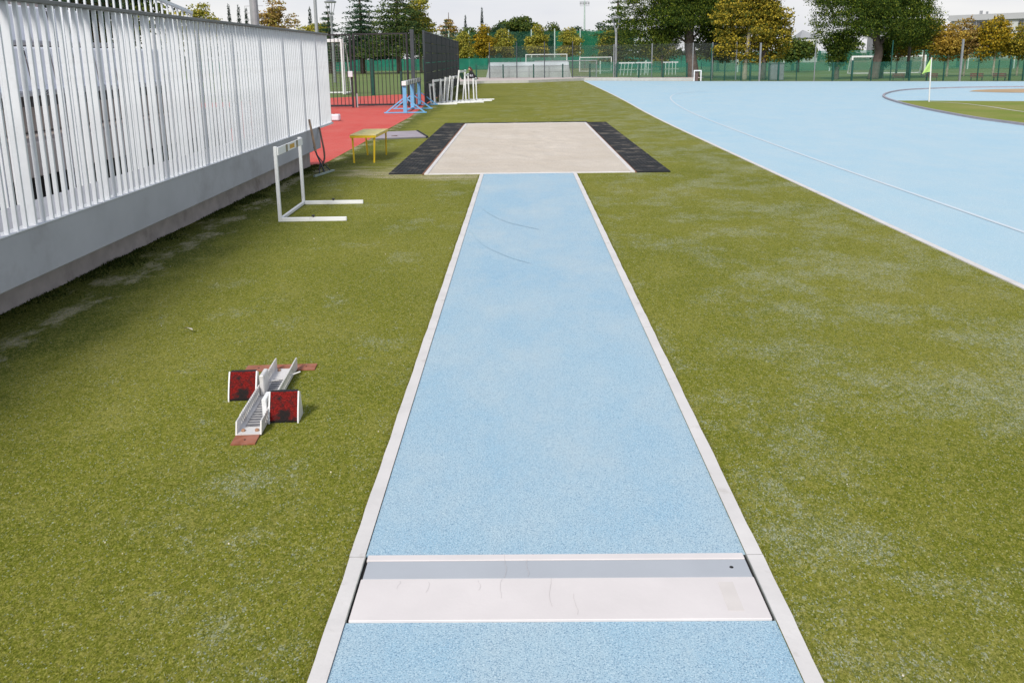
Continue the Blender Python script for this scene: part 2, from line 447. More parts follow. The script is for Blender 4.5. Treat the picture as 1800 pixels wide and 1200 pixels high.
# ------------------------------------------------------------------ geometry helpers
class MB:
    def __init__(s):
        s.v, s.f, s.m = [], [], []
        s.mats = []

    def mi(s, name):
        if name not in s.mats:
            s.mats.append(name)
        return s.mats.index(name)

    def quad(s, pts, mat):
        k = len(s.v)
        s.v += [tuple(p) for p in pts]
        s.f.append(tuple(range(k, k + len(pts))))
        s.m.append(s.mi(mat))
        return s

    def box(s, x0, x1, y0, y1, z0, z1, mat, bev=0.0):
        bm = bmesh.new()
        bmesh.ops.create_cube(bm, size=1, matrix=Matrix.Translation(((x0 + x1) / 2, (y0 + y1) / 2, (z0 + z1) / 2)) @ Matrix.Diagonal((abs(x1 - x0), abs(y1 - y0), abs(z1 - z0), 1)))
        if bev:
            bmesh.ops.bevel(bm, geom=bm.edges[:], offset=bev, segments=1, affect='EDGES', clamp_overlap=True)
        s.add(bm, mat)
        return s

    def add(s, bm, mat):
        bm.verts.index_update()
        k = len(s.v)
        s.v += [tuple(v.co) for v in bm.verts]
        i = s.mi(mat)
        for f in bm.faces:
            s.f.append(tuple(k + v.index for v in f.verts))
            s.m.append(i)
        bm.free()

    def bar(s, p, q, wd, th, mat, up=(0, 0, 1), bev=0.0):
        """rectangular bar from p to q"""
        p, q = Vector(p), Vector(q)
        d = (q - p)
        L = d.length
        d.normalize()
        u = Vector(up)
        if abs(u.dot(d)) > 0.98:
            u = Vector((0, 1, 0))
        sx = d.cross(u).normalized()
        uz = sx.cross(d).normalized()
        mt = Matrix((sx, d, uz)).transposed().to_4x4()
        mt.translation = (p + q) / 2
        bm = bmesh.new()
        bmesh.ops.create_cube(bm, size=1, matrix=mt @ Matrix.Diagonal((wd, L, th, 1)))
        if bev:
            bmesh.ops.bevel(bm, geom=bm.edges[:], offset=bev, segments=1, affect='EDGES', clamp_overlap=True)
        s.add(bm, mat)
        return s

    def tube(s, pts, radii, mat, n=8, cap=True):
        pts = [Vector(p) for p in pts]
        if not isinstance(radii, (list, tuple)):
            radii = [radii] * len(pts)
        k0 = len(s.v)
        for i, p in enumerate(pts):
            d = (pts[min(i + 1, len(pts) - 1)] - pts[max(i - 1, 0)]).normalized()
            a = d.cross(Vector((0.31, 0.95, 0.1)) if abs(d.z) > 0.5 else Vector((0, 0, 1))).normalized()
            bb = d.cross(a)
            for j in range(n):
                an = 2 * math.pi * j / n
                s.v.append(tuple(p + (a * math.cos(an) + bb * math.sin(an)) * radii[i]))
        mi = s.mi(mat)
        for i in range(len(pts) - 1):
            for j in range(n):
                a0 = k0 + i * n + j
                a1 = k0 + i * n + (j + 1) % n
                s.f.append((a0, a1, a1 + n, a0 + n))
                s.m.append(mi)
        if cap:
            s.f.append(tuple(k0 + j for j in range(n))[::-1])
            s.m.append(mi)
            s.f.append(tuple(k0 + (len(pts) - 1) * n + j for j in range(n)))
            s.m.append(mi)
        return s

    def build(s, name, parent=None, smooth=False, loc=None):
        me = bpy.data.meshes.new(name)
        me.from_pydata(s.v, [], s.f)
        for mn in s.mats:
            me.materials.append(MATS[mn])
        me.polygons.foreach_set('material_index', s.m)
        if smooth:
            me.polygons.foreach_set('use_smooth', [True] * len(s.f))
        me.update()
        bm = bmesh.new()
        bm.from_mesh(me)
        bmesh.ops.recalc_face_normals(bm, faces=bm.faces[:])
        bm.to_mesh(me)
        bm.free()
        return link(name, me, parent, loc)


def link(name, me, parent=None, loc=None):
    o = bpy.data.objects.new(name, me)
    col.objects.link(o)
    if parent is not None:
        o.parent = parent
    if loc is not None:
        o.location = loc
    return o


def tag(o, label, cat, group=None):
    o['label'] = label
    o['category'] = cat
    if group:
        o['group'] = group
    return o


def thing(name, label, cat, loc=(0, 0, 0), rz=0.0, group=None):
    o = bpy.data.objects.new(name, None)
    o.empty_display_size = 0.2
    col.objects.link(o)
    o.location = loc
    o.rotation_euler = (0, 0, rz)
    return tag(o, label, cat, group)


def struct(o):
    o['kind'] = 'structure'
    return o


def copy_tree(o, parent=None):
    c = o.copy()
    col.objects.link(c)
    c.parent = parent
    for ch in list(o.children):
        copy_tree(ch, c)
    return c


def sheet(name, pts, z, mat, parent=None):
    mb = MB()
    mb.quad([(x, y, z) for x, y in pts], mat)
    o = mb.build(name, parent)
    if o.data.polygons[0].normal.z < 0:
        o.data.flip_normals()
    return o


def ribbon(pts, wd, z, mat, mb=None, h=0.0):
    """flat (or low raised) band along a polyline"""
    mb = mb or MB()
    P = [Vector((x, y)) for x, y in pts]
    L, Rr = [], []
    for i, p in enumerate(P):
        d = (P[min(i + 1, len(P) - 1)] - P[max(i - 1, 0)]).normalized()
        n = Vector((-d.y, d.x)) * wd / 2
        L.append(p + n)
        Rr.append(p - n)
    for i in range(len(P) - 1):
        a, bq, c, d = L[i], L[i + 1], Rr[i + 1], Rr[i]
        mb.quad([(d.x, d.y, z + h), (c.x, c.y, z + h), (bq.x, bq.y, z + h), (a.x, a.y, z + h)], mat)
        if h:
            mb.quad([(a.x, a.y, z), (bq.x, bq.y, z), (bq.x, bq.y, z + h), (a.x, a.y, z + h)], mat)
            mb.quad([(d.x, d.y, z), (c.x, c.y, z), (c.x, c.y, z + h), (d.x, d.y, z + h)], mat)
    return mb


def smooth_line(pts, n=8):
    """Catmull-Rom through the points"""
    P = [Vector(p) for p in pts]
    out = []
    for i in range(len(P) - 1):
        p0, p1, p2, p3 = P[max(i - 1, 0)], P[i], P[i + 1], P[min(i + 2, len(P) - 1)]
        for k in range(n):
            u = k / n
            out.append(tuple(0.5 * ((2 * p1) + (p2 - p0) * u + (2 * p0 - 5 * p1 + 4 * p2 - p3) * u * u + (3 * p1 - p0 - 3 * p2 + p3) * u ** 3)))
    out.append(tuple(P[-1]))
    return out


# ------------------------------------------------------------------ ground
struct(sheet('ground', [(-900, -300), (900, -300), (900, 1500), (-900, 1500)], -0.07, 'earth'))
struct(sheet('grass_field', [(-80, 30), (-7, 30), (-7, 36), (-4.4, 40), (-3.6, 40), (-3.6, 58), (80, 58), (80, 140), (-80, 140)], -0.035, 'field_green'))
struct(sheet('red_track', [(-16, 12.9), (-2.9, 12.9), (-2.9, 24), (-3.1, 31), (-3.45, 40.6), (-4.4, 40.1), (-7.9, 36.6), (-16, 31)], -0.008, 'track_red'))
turf_edge = [(3.37, -4), (3.385, 6), (3.395, 12), (3.42, 20), (3.5, 25), (3.66, 31), (3.82, 40), (4.02, 57)]
track_far = [(4.02, 57), (6.6, 55.7), (10.3, 52.9), (15.5, 50.2), (20.9, 47.7), (25.6, 45.4), (34, 41), (60, 27)]
tr = sheet('running_track', [(3.2, -4), (3.2, 57.2)] + track_far + [(60, -4)], -0.008, 'track_blue')
struct(tr)
lane = [(4.44, -4), (4.44, 7.6), (4.45, 14.1), (4.62, 22), (4.9, 27), (5.38, 31.6), (5.94, 34.7), (6.6, 36.6), (8.2, 38.6)]
struct(ribbon(smooth_line(lane, 6), 0.05, -0.004, 'lane_paint').build('lane_line', tr))
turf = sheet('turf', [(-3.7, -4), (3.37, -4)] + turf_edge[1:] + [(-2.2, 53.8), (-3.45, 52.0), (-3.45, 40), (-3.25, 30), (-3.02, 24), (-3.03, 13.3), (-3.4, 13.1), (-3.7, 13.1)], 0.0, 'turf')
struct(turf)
# white kerb between turf and track, laid in stones
tk = thing('track_kerb', 'low pale kerb between olive turf and blue running track', 'kerb')
del tk['label'], tk['category']
tk['kind'] = 'structure'
sl_ = smooth_line([(x + 0.0, y) for x, y in turf_edge], 14)
acc = [sl_[0]]
for p in sl_[1:]:
    acc.append(p)
    if (Vector(p) - Vector(acc[0])).length > 2.0:
        q = Vector(acc[-1]) - (Vector(acc[-1]) - Vector(acc[-2])).normalized() * 0.008
        ribbon(acc[:-1] + [tuple(q)], 0.055, -0.006, 'kerb_white', h=0.014).build('kerb_stone', tk)
        acc = [p]
ik = smooth_line([(10.55, -4), (10.65, 10), (10.73, 18.8), (10.78, 21.3), (11.49, 26.1), (12.95, 31.66), (15.37, 36.1), (17.57, 37.8), (20.2, 38.4), (25, 37.4), (32, 33.5), (45, 24)], 8)
struct(ribbon(ik, 0.07, -0.008, 'infield_kerb', h=0.05).build('infield_kerb'))
ig = [(x + 0.06, y) for x, y in ik if y < 29.0 and x < 13]
gw = sheet('infield_grass', ig + [(12.3, 28.95), (15.7, 27.7), (45, 16.5), (45, -4)], 0.0, 'infield_grass')
struct(gw)
struct(ribbon(smooth_line([(12.93, 28.0), (13.35, 26.9), (13.3, 25.1), (13.0, 22.8), (12.95, 18), (12.95, 8)], 6), 0.06, 0.006, 'kerb_white').build('touch_line', gw))
struct(sheet('landing_sand', smooth_line([(17.6, 34.9), (19.3, 36.5), (24, 36.4), (24, 33), (19.0, 33.2), (17.6, 34.9)], 5)[:-1], -0.002, 'long_sand'))

# pale path with its upright kerb at the far end
kl = [(-3.6, 52.7), (-2.2, 53.62), (0.5, 53.75), (2.2, 55.3), (4.1, 57.05), (6.6, 55.8), (10.35, 53.0)]
pth = MB()
top = [(x, y + 0.0) for x, y in kl]
pth.quad([(x, y + 0.12, 0.15) for x, y in kl] + [(11.2, 54.0, 0.15), (11.2, 56.0, 0.15), (-3.0, 63.0, 0.15), (-4.4, 62.6, 0.15), (-4.4, 52.6, 0.15)], 'path_concrete')
pth.quad([(-4.4, 52.6, 0.15), (-4.4, 62.6, 0.15), (-4.4, 62.6, -0.06), (-4.4, 52.6, -0.06)], 'kerb_pale')
pth.quad([(-4.4, 62.6, 0.15), (-3.0, 63.0, 0.15), (11.2, 56.0, 0.15), (11.2, 56.0, -0.06), (-3.0, 63.0, -0.06), (-4.4, 62.6, -0.06)], 'kerb_pale')
path = struct(pth.build('path'))
ke = MB()
for a, bq in zip(kl[:-1], kl[1:]):
    ke.quad([(a[0], a[1], -0.03), (bq[0], bq[1], -0.03), (bq[0], bq[1], 0.156), (a[0], a[1], 0.156)], 'kerb_pale')
    ke.quad([(a[0], a[1], 0.156), (bq[0], bq[1], 0.156), (bq[0], bq[1] + 0.14, 0.156), (a[0], a[1] + 0.14, 0.156)], 'kerb_pale')
struct(ke.build('path_kerb'))
struct(sheet('verge', [(10.35, 53.0), (15.5, 50.3), (20.9, 47.8), (25.6, 45.5), (34, 41.1), (60, 27.1), (80, 40), (80, 58), (10.4, 58)], -0.02, 'field_green'))
struct(ribbon([(10.3, 53.0), (15.5, 50.3), (20.9, 47.8), (25.6, 45.5), (34, 41.1), (60, 27.1)], 0.3, -0.003, 'path_concrete').build('path_edge'))
# white pitch lines on the far fields
for a, bq, wd in (((-30, 104.5), (10, 104.5), .35), ((-6, 66.3), (4, 66.3), .1), ((12, 64.5), (50, 62.5), .14), ((14, 75), (50, 73), .12)):
    struct(ribbon([a, bq], wd, -0.028, 'kerb_white').build('pitch_line'))

# ------------------------------------------------------------------ runway
RX0, RX1 = -0.515, 0.705
rw = sheet('runway', [(RX0, -4), (RX1, -4), (RX1, 2.172), (RX0, 2.172)], 0.005, 'runway_blue')
struct(rw)
struct(sheet('runway_lane', [(RX0, 2.506), (RX1, 2.506), (RX1, 11.86), (RX0, 11.86)], 0.005, 'runway_blue', rw))
struct(sheet('board_recess', [(RX0, 2.172), (RX1, 2.172), (RX1, 2.506), (RX0, 2.506)], -0.012 + 0.016, 'hole_dark', rw))
rk = bpy.data.objects.new('runway_kerb', None)
col.objects.link(rk)
rk['kind'] = 'structure'
random.seed(3)
for x0, x1 in ((-0.565, RX0), (RX1, 0.755)):
    ys = [-4, -1.5, 0.6, 2.5, 4.9, 7.2, 8.25 if x0 < 0 else 9.4, 11.86]
    for a, bq in zip(ys[:-1], ys[1:]):
        mb = MB()
        jx = random.uniform(-0.0008, 0.0008)
        n = max(2, int((bq - a) / 0.06))
        prev = None
        for i in range(n + 1):
            y = a + 0.0008 + (bq - a - 0.0016) * i / n
            wob = 0.0010 * math.sin(y * 7.1 + x0 * 5) + 0.0009 * math.sin(y * 17.3 + 2 * x0) + random.uniform(-0.0008, 0.0008)
            xl = x0 + jx + (wob if x0 < 0 else 0)
            xr = x1 + jx + (wob if x0 > 0 else 0)
            cur = (xl, xr, y)
            if prev:
                mb.quad([(prev[0], prev[2], 0.010), (prev[1], prev[2], 0.010), (xr, y, 0.010), (xl, y, 0.010)], 'kerb_white')
                xo, xp = (xl, prev[0]) if x0 < 0 else (xr, prev[1])
                mb.quad([(xp, prev[2], 0.010), (xo, y, 0.010), (xo, y, -0.01), (xp, prev[2], -0.01)], 'rust_edge')
            prev = cur
        mb.build('kerb_stone', rk)
# take-off board
tb = thing('takeoff_board', 'white take-off board with grey strip set across the blue runway', 'take-off board', (0.095, 2.172, 0.0))
MB().box(-0.600, 0.600, 0.0, 0.2015, 0.004, 0.013, 'board_white', 0.0015).build('white_panel', tb)
MB().box(-0.596, 0.598, 0.2035, 0.299, 0.004, 0.0118, 'board_grey', 0.001).build('grey_panel', tb)
MB().box(-0.600, 0.598, 0.301, 0.333, 0.004, 0.0135, 'board_white', 0.0015).build('white_strip', tb)
for sx in (-1, 1):
    MB().box(sx * 0.6085 - 0.0015, sx * 0.6085 + 0.0015, 0.0, 0.335, 0.0, 0.012, 'channel_metal').build('metal_channel', tb)
mb = MB()
mb.tube([(0.545, 0.255, 0.0118), (0.545, 0.255, 0.0123)], 0.0065, 'hole_dark', 12)
mb.build('bolt_hole', tb)
# hairline cracks and scuffs in the paint
for k, (x, y0, y1) in enumerate(((-0.16, 0.203, 0.335), (-0.09, 0.21, 0.30), (-0.17, 0.10, 0.20), (-0.02, 0.06, 0.2), (-0.48, 0.15, 0.19), (-0.39, 0.13, 0.185), (-0.235, 0.14, 0.19), (0.05, 0.02, 0.12))):
    pts = [(x + random.uniform(-.002, .002) + 0.004 * math.sin(k + i), y0 + (y1 - y0) * i / 5) for i in range(6)]
    ribbon(pts, 0.0009, 0.0141, 'crack_grey').build('crack', tb)

MB().box(0.485, 0.53, 0.035, 0.175, 0.0131, 0.0137, 'tape_residue').build('tape_residue', tb)
for pts, wd_ in (([(-.46, 9.3), (-.33, 8.75), (-.12, 8.25), (.16, 7.9)], .010), ([(-.48, 7.9), (-.33, 7.25), (-.12, 6.8), (.06, 6.55)], .008)):
    struct(ribbon(smooth_line(pts, 6), wd_, 0.0085, 'scuff_dark').build('scuff_mark', rw))

# sand pit
pit = bpy.data.objects.new('sand_pit', None)
col.objects.link(pit)
pit['kind'] = 'structure'
PX0, PX1, PY0, PY1 = -1.335, 1.555, 11.865, 20.95
nx, ny = 60, 150
xs = np.linspace(PX0 + 0.05, PX1 - 0.05, nx)
ys = np.linspace(PY0 + 0.05, PY1 - 0.05, ny)
H = rng.normal(0, 1, (ny, nx))
for _ in range(3):
    H = (H + np.roll(H, 1, 0) + np.roll(H, -1, 0) + np.roll(H, 1, 1) + np.roll(H, -1, 1)) / 5
H = H / H.std() * 0.005
for _ in range(26):
    cx, cy = rng.uniform(-0.6, 0.9), rng.uniform(13.5, 19)
    X, Y = np.meshgrid(xs, ys)
    d2 = ((X - cx) / 0.14) ** 2 + ((Y - cy) / 0.2) ** 2
    H += -0.012 * np.exp(-d2) + 0.006 * np.exp(-((np.sqrt(d2) - 1.5) ** 2) * 4)
H = np.maximum(H, -0.008)
H[0, :] = H[-1, :] = 0
H[:, 0] = H[:, -1] = 0
mb = MB()
mb.v = [(xs[i], ys[j], 0.012 + float(H[j, i])) for j in range(ny) for i in range(nx)]
mb.mi('sand')
mb.f = [(j * nx + i, j * nx + i + 1, (j + 1) * nx + i + 1, (j + 1) * nx + i) for j in range(ny - 1) for i in range(nx - 1)]
mb.m = [0] * len(mb.f)
struct(mb.build('sand', pit, smooth=True))
for nm, bx in (('frame_rail', (PX0, PX0 + 0.055, PY0, PY1)), ('frame_rail', (PX1 - 0.055, PX1, PY0, PY1)), ('frame_rail', (PX0 + 0.056, PX1 - 0.056, PY1 - 0.07, PY1)), ('frame_rail', (PX0 + 0.056, PX1 - 0.056, PY0, PY0 + 0.045))):
    MB().box(bx[0], bx[1], bx[2], bx[3], -0.02, 0.02 if bx[3] - bx[2] > 1 or bx[2] > 15 else 0.014, 'kerb_white', 0.004).build(nm, pit)
for bx in ((PX0 - 0.03, PX0 - 0.001, PY0, PY1 + .05), (PX1 + 0.001, PX1 + 0.02, PY0, PY1 + .05), (PX0 - 0.03, PX1 + 0.03, PY1 + 0.002, PY1 + 0.16)):
    MB().box(bx[0], bx[1], bx[2], bx[3], -0.02, 0.030 if bx[3] - bx[2] < 1 else 0.012, 'rust_edge' if bx[3] - bx[2] > 1 else 'rubber_black').build('edge_strip', pit)


def rubber_mat(x0, x1, y0, y1, label):
    o = thing('rubber_mat', label, 'mat', ((x0 + x1) / 2, y0, 0.0), 0, 'black perforated mats beside the sand pit')
    wd, ln = x1 - x0, y1 - y0
    MB().box(-wd / 2, wd / 2, 0, ln, 0.0, 0.007, 'hole_dark').build('mat_base', o)
    g = MB()
    n = int(ln / 0.055)
    for i in range(n + 1):
        y = ln * i / n
        g.box(-wd / 2, wd / 2, max(0, y - 0.016), min(ln, y + 0.016), 0.0065, 0.016 + random.uniform(-.003, .003), 'rubber_black')
    for i in range(10):
        x = -wd / 2 + wd * i / 9
        g.box(max(-wd / 2, x - 0.010), min(wd / 2, x + 0.010), 0.001, ln - 0.001, 0.0065, 0.0145, 'rubber_black')
    gg = g.build('rib_grid', o)
    gg['kind'] = 'stuff'
    return o


rubber_mat(-1.835, -1.366, 11.95, 21.25, 'black perforated rubber mat on the red-track side of the sand pit')
rubber_mat(1.577, 2.035, 11.85, 21.05, 'black perforated rubber mat on the blue-track side of the sand pit')

# ------------------------------------------------------------------ wall and picket fence
wall = thing('concrete_wall', 'grey concrete wall under the white picket fence', 'wall', (-3.0, 0, 0))
mb = MB()
fx0, fx1 = -0.56, -0.165
p_ = [(-0.75, -4), (fx0, -4), (fx1, 13.0), (-0.62, 13.0)]
for i in range(4):
    a_, b_ = p_[i], p_[(i + 1) % 4]
    mb.quad([(a_[0], a_[1], -0.05), (b_[0], b_[1], -0.05), (b_[0], b_[1], 0.29), (a_[0], a_[1], 0.29)], 'foot_concrete')
mb.build('wall_base', wall)
MB().box(-0.60, 0.0, -4, 13.05, 0.272, 0.583, 'wall_concrete', 0.006).build('wall_panel', wall)
fence = thing('picket_fence', 'white metal picket fence with a grey top rail on the concrete wall', 'fence', (-3.0, 0, 0.583))
posts_y = [-3.7, -2.7, -1.7, -0.7, 0.3, 1.3, 2.29, 3.28, 4.28, 5.28, 6.27, 7.27, 8.27, 9.27, 10.28, 11.27, 12.22, 13.1, 13.93]
pm = MB().box(-0.036, -0.009, -0.008, 0.008, 0.004, 1.343, 'picket_paint').build('picket', fence, loc=(0, 2, 0)).data
po = MB().box(-0.062, -0.009, -0.010, 0.010, 0.004, 1.343, 'picket_paint', 0.002).build('post', fence, loc=(0, posts_y[0], 0)).data
bpy.data.objects.remove(bpy.data.objects['picket'])
for y in posts_y[1:]:
    link('post', po, fence, (0, y, 0))
for a, bq in zip(posts_y[:-1], posts_y[1:]):
    n = 9 if bq - a > 0.9 else 8
    for k in range(1, n + 1):
        o = link('picket', pm, fence, (random.uniform(-.002, .002), a + (bq - a) * k / (n + 1) + random.uniform(-.0015, .0015), 0))
        o.rotation_euler = (random.uniform(-.003, .003), 0, random.uniform(-.015, .015))
MB().box(-0.075, 0.006, posts_y[0] - .02, 13.97, 1.345, 1.372, 'rail_grey', 0.004).build('top_rail', fence)
MB().box(-0.095, 0.006, posts_y[0] - .02, 13.97, 0.0, 0.006, 'picket_paint').build('bottom_plate', fence)
MB().bar((-0.03, 13.0, -0.01), (-0.03, 13.97, -0.01), 0.08, 0.02, 'picket_paint').build('end_bracket', fence)

# stand behind the fence
gs = thing('grandstand', 'small concrete grandstand with white seats behind the picket fence', 'grandstand', (-4.2, -4, 0))
MB().box(-1.2, 0.58, 0, 16.9, -0.05, 0.02, 'void_shade').build('floor', gs)  # floor coloured as deep shade
MB().box(-1.0, 0.0, 0, 16.9, 0.60, 0.90, 'pink_concrete', 0.01).build('tier', gs)
MB().box(-1.7, -0.55, 0, 16.9, 0.91, 1.19, 'pink_concrete', 0.01).build('tier', gs)
MB().box(-2.7, -1.15, 0, 16.9, 1.20, 1.62, 'pink_concrete', 0.01).build('tier', gs)
MB().box(-2.9, -2.7, 0, 16.9, -0.05, 2.55, 'foot_concrete').build('back_wall', gs)
MB().box(-2.6, -0.12, 0.1, 16.8, -0.05, 0.59, 'void_shade').build('void_fill', gs)  # added dark block, filling the space under the tiers with painted shade


def seat_mesh():
    mb = MB()
    prof = [(0.33, 0.0), (0.36, 0.03), (0.03, 0.01), (-0.03, 0.05), (-0.07, 0.40), (-0.09, 0.42)]
    for (a, za), (c, zc) in zip(prof[:-1], prof[1:]):
        mb.quad([(a, -0.215, za), (a, 0.215, za), (c, 0.215, zc), (c, -0.215, zc)], 'seat_plastic')
        mb.quad([(a, -0.215, za - 0.02), (a, 0.215, za - 0.02), (c, 0.215, zc - 0.02), (c, -0.215, zc - 0.02)], 'seat_plastic')
    for y in (-0.14, 0.14):
        mb.box(0.05, 0.3, y - 0.02, y + 0.02, -0.12, -0.01, 'rail_grey')
    return mb


sm_ = seat_mesh().build('seat', gs, loc=(-0.45, 0.4, 1.30)).data
for row, (x, z) in enumerate(((-0.45, 1.30), (-1.15, 1.76))):
    for k in range(35 - 2 * row):
        y = 0.4 + 0.455 * k
        if (row == 0 and k == 0) or (k in (11, 12) and row == 0):
            continue
        link('seat', sm_, gs, (x, y, z))
sr = thing('stair_railing', 'white sloping stair railing above the picket fence', 'railing', (-3.6, 0, 0.58))
MB().bar((0, 3.0, 1.53), (0, 8.9, 1.60), 0.03, 0.03, 'picket_paint').build('hand_rail', sr)
MB().bar((0, 8.9, 1.60), (0, 9.87, 1.50), 0.03, 0.03, 'picket_paint').build('hand_rail', sr)
for k in range(52):
    y = 3.05 + 0.1335 * k
    zt = 1.53 + 0.07 * (y - 3) / 5.9 if y < 8.9 else 1.60 - 0.103 * (y - 8.9)
    MB().box(-0.008, 0.008, -0.007, 0.007, 0.0, zt, 'picket_paint').build('baluster', sr, loc=(0, y, 0))

# ------------------------------------------------------------------ hurdles


def hurdle(h=0.742, wd=1.03, leg=0.66, black=False, label='', group=None, first=False):
    o = thing('hurdle', label, 'hurdle', (0, 0, 0), 0, group)
    s = 0.032 if first else 0.045
    for y in (0, wd):
        MB().box(-s / 2, s / 2, y - s / 2, y + s / 2, 0.0, h, 'white_paint', 0.003).build('upright', o)
        MB().box(s / 2 + .001, leg, y - s / 2, y + s / 2, 0.0, 0.04, 'white_paint', 0.003).build('base_leg', o)
        k = MB()
        k.tube([(leg * 0.5, y, 0.04), (leg * 0.5, y, 0.052)], 0.008, 'stripe_black', 8)
        k.tube([(leg * 0.5, y, 0.052), (leg * 0.5, y, 0.062)], 0.018, 'stripe_black', 8)
        k.build('weight_knob', o)
    MB().box(-s / 2 + .002, s / 2 - .002, s / 2 + .001, wd - s / 2 - .001, 0.004, 0.036, 'white_paint', 0.003).build('base_rail', o)
    bar = MB().box(s / 2 + .001, s / 2 + .015, -0.01, wd + 0.01, h - 0.085, h - 0.008, 'white_paint', 0.002).build('crossbar', o)
    if first:
        xs_ = s / 2 + .0165
        mb = MB()
        for y0, y1, mt in ((0.29, 0.37, 'rail_stripe'), (0.74, 0.82, 'rail_stripe'), (0.46, 0.66, 'tarp_yellow')):
            z0, z1 = (h - 0.084, h - 0.009) if mt != 'tarp_yellow' else (h - 0.07, h - 0.025)
            mb.quad([(xs_, y0, z0), (xs_, y1, z0), (xs_, y1, z1), (xs_, y0, z1)], mt)
        mb.build('bar_print', bar)
    elif black:
        xs_ = s / 2 + .0165
        mb = MB()
        for y0 in (0.05, wd - 0.3):
            mb.quad([(xs_, y0, h - 0.084), (xs_, y0 + 0.25, h - 0.084), (xs_, y0 + 0.25, h - 0.009), (xs_, y0, h - 0.009)], 'stripe_black')
        mb.build('bar_print', bar)
    return o


simple('rail_stripe', (0.27, 0.24, 0.17), 0.3, 30, 0.6)
h0 = hurdle(label='white hurdle standing alone on the turf near the picket fence', first=True)
h0.location = (-2.40, 8.48, 0)
h0.rotation_euler = (0, 0, R(1.0))
hg = 'white hurdles stacked by the black screen'
# x, y, yaw, lean about y, height, width, leg
HS = [(-3.06, 30.1, -4, -3, .70, .95, .75, 'first white hurdle of the stack, nearest the blue barrier'),
      (-2.94, 30.2, -9, -3, .84, 1.05, .78, 'white hurdle second in the stack by the black screen'),
      (-2.84, 30.9, -8, 4, .84, 1.05, .90, 'white hurdle third in the stack, leaning slightly'),
      (-2.70, 31.0, -8, 5, .90, 1.10, .95, 'white hurdle in the middle of the stack by the black screen'),
      (-2.60, 31.2, -12, 8, .94, 1.10, 1.0, 'fifth white hurdle of the stack by the black screen'),
      (-2.47, 31.4, -6, 6, .92, 1.05, .95, 'white hurdle with dark-banded bar beside the tall leaning one'),
      (-2.27, 31.2, -8, 6, 1.13, 1.1, .98, 'tallest white hurdle of the stack, leaning over'),
      (-1.98, 32.0, -3, -1, .98, 1.0, .72, 'slim white hurdle next to last, standing upright'),
      (-1.70, 32.1, -3, -1, .82, 1.0, .66, 'last white hurdle of the stack, on the open turf side')]
for k, (x, y, yw, ln, h, wd, lg, lb) in enumerate(HS):
    o = hurdle(h, wd, lg, black=(k == 5), label=lb, group=hg)
    o.location = (x, y, 0)
    # the frame leans on its base: shear-free tilt of the uprights only
    for c in o.children:
        if c.name.split('.')[0] in ('upright', 'crossbar'):
            c.rotation_euler = (0, R(ln), 0)
    o.rotation_euler = (0, 0, R(yw))

# ------------------------------------------------------------------ yellow bench
yb = thing('bench', 'small yellow bench with a worn top beside the sand pit', 'bench', (-2.42, 13.38, 0), R(-1))
MB().box(-0.205, 0.205, -0.02, 1.10, 0.415, 0.432, 'bench_top', 0.004).build('seat', yb)
fr = MB()
for x in (-0.185, 0.185):
    fr.bar((x, -0.03, 0.40), (x, 1.11, 0.40), 0.03, 0.03, 'yellow_paint')
for y in (-0.02, 1.10):
    fr.bar((-0.17, y, 0.40), (0.17, y, 0.40), 0.03, 0.03, 'yellow_paint')
fr.build('frame', yb)
for x in (-1, 1):
    for y, dyy in ((0.02, -0.03), (1.06, 0.03)):
        MB().tube([(x * 0.17, y, 0.385), (x * 0.155, y + dyy, 0.0)], 0.014, 'yellow_paint', 10).build('leg', yb)

# mauve covering lying on the turf
cv = MB()
cv.box(0, 0.98, 0, 0.02, 0, 0.028, 'rail_grey')
cv.box(0.0, 0.99, 0.021, 1.55, 0, 0.03, 'mauve_sheet', 0.004)
cv.box(0.985, 1.03, 0.0, 1.55, 0, 0.04, 'rubber_black')
cv.tube([(0.33, 0.35, 0.03), (0.45, 0.35, 0.038)], 0.012, 'brown_board', 6)
cvo = cv.build('cover_board', None, loc=(-2.85, 17.2, 0.002))
cvo.rotation_euler = (0, 0, R(14))
tag(cvo, 'flat grey mauve board lying on the turf beside the black mat', 'board')

# squeegee and bent pole leaning on the wall end
sq = thing('squeegee', 'long-handled squeegee leaning on the corner of the concrete wall', 'squeegee', (-2.755, 12.12, 0))
MB().bar((-0.07, -0.33, 0.012), (0.06, 0.30, 0.012), 0.03, 0.024, 'squeegee_green').build('blade', sq)
mb = MB()
mb.tube([(-0.04, -0.16, 0.03), (-0.075, 0.08, 0.15), (-0.12, 0.10, 0.26)], 0.008, 'post_dark', 6)
mb.tube([(0.035, 0.17, 0.03), (-0.03, 0.10, 0.13), (-0.12, 0.10, 0.26)], 0.008, 'post_dark', 6)
mb.tube([(-0.005, 0.0, 0.03), (-0.12, 0.10, 0.26), (-0.16, 0.13, 0.36)], 0.012, 'post_dark', 6)
mb.build('bracket', sq)
MB().tube([(-0.135, 0.11, 0.30), (-0.225, 0.22, 0.74)], 0.016, 'wood_handle', 10).build('handle', sq)
bp = MB()
bp.tube(smooth_line([(-2.985, 12.95, 0.585), (-2.93, 12.8, 0.45), (-2.86, 12.6, 0.30), (-2.835, 12.5, 0.17), (-2.88, 12.48, 0.07), (-2.93, 12.5, 0.012)], 5), 0.013, 'dark_handle', 8)
tag(bp.build('bent_pole', smooth=True), 'bent brown pole leaning behind the squeegee', 'pole')

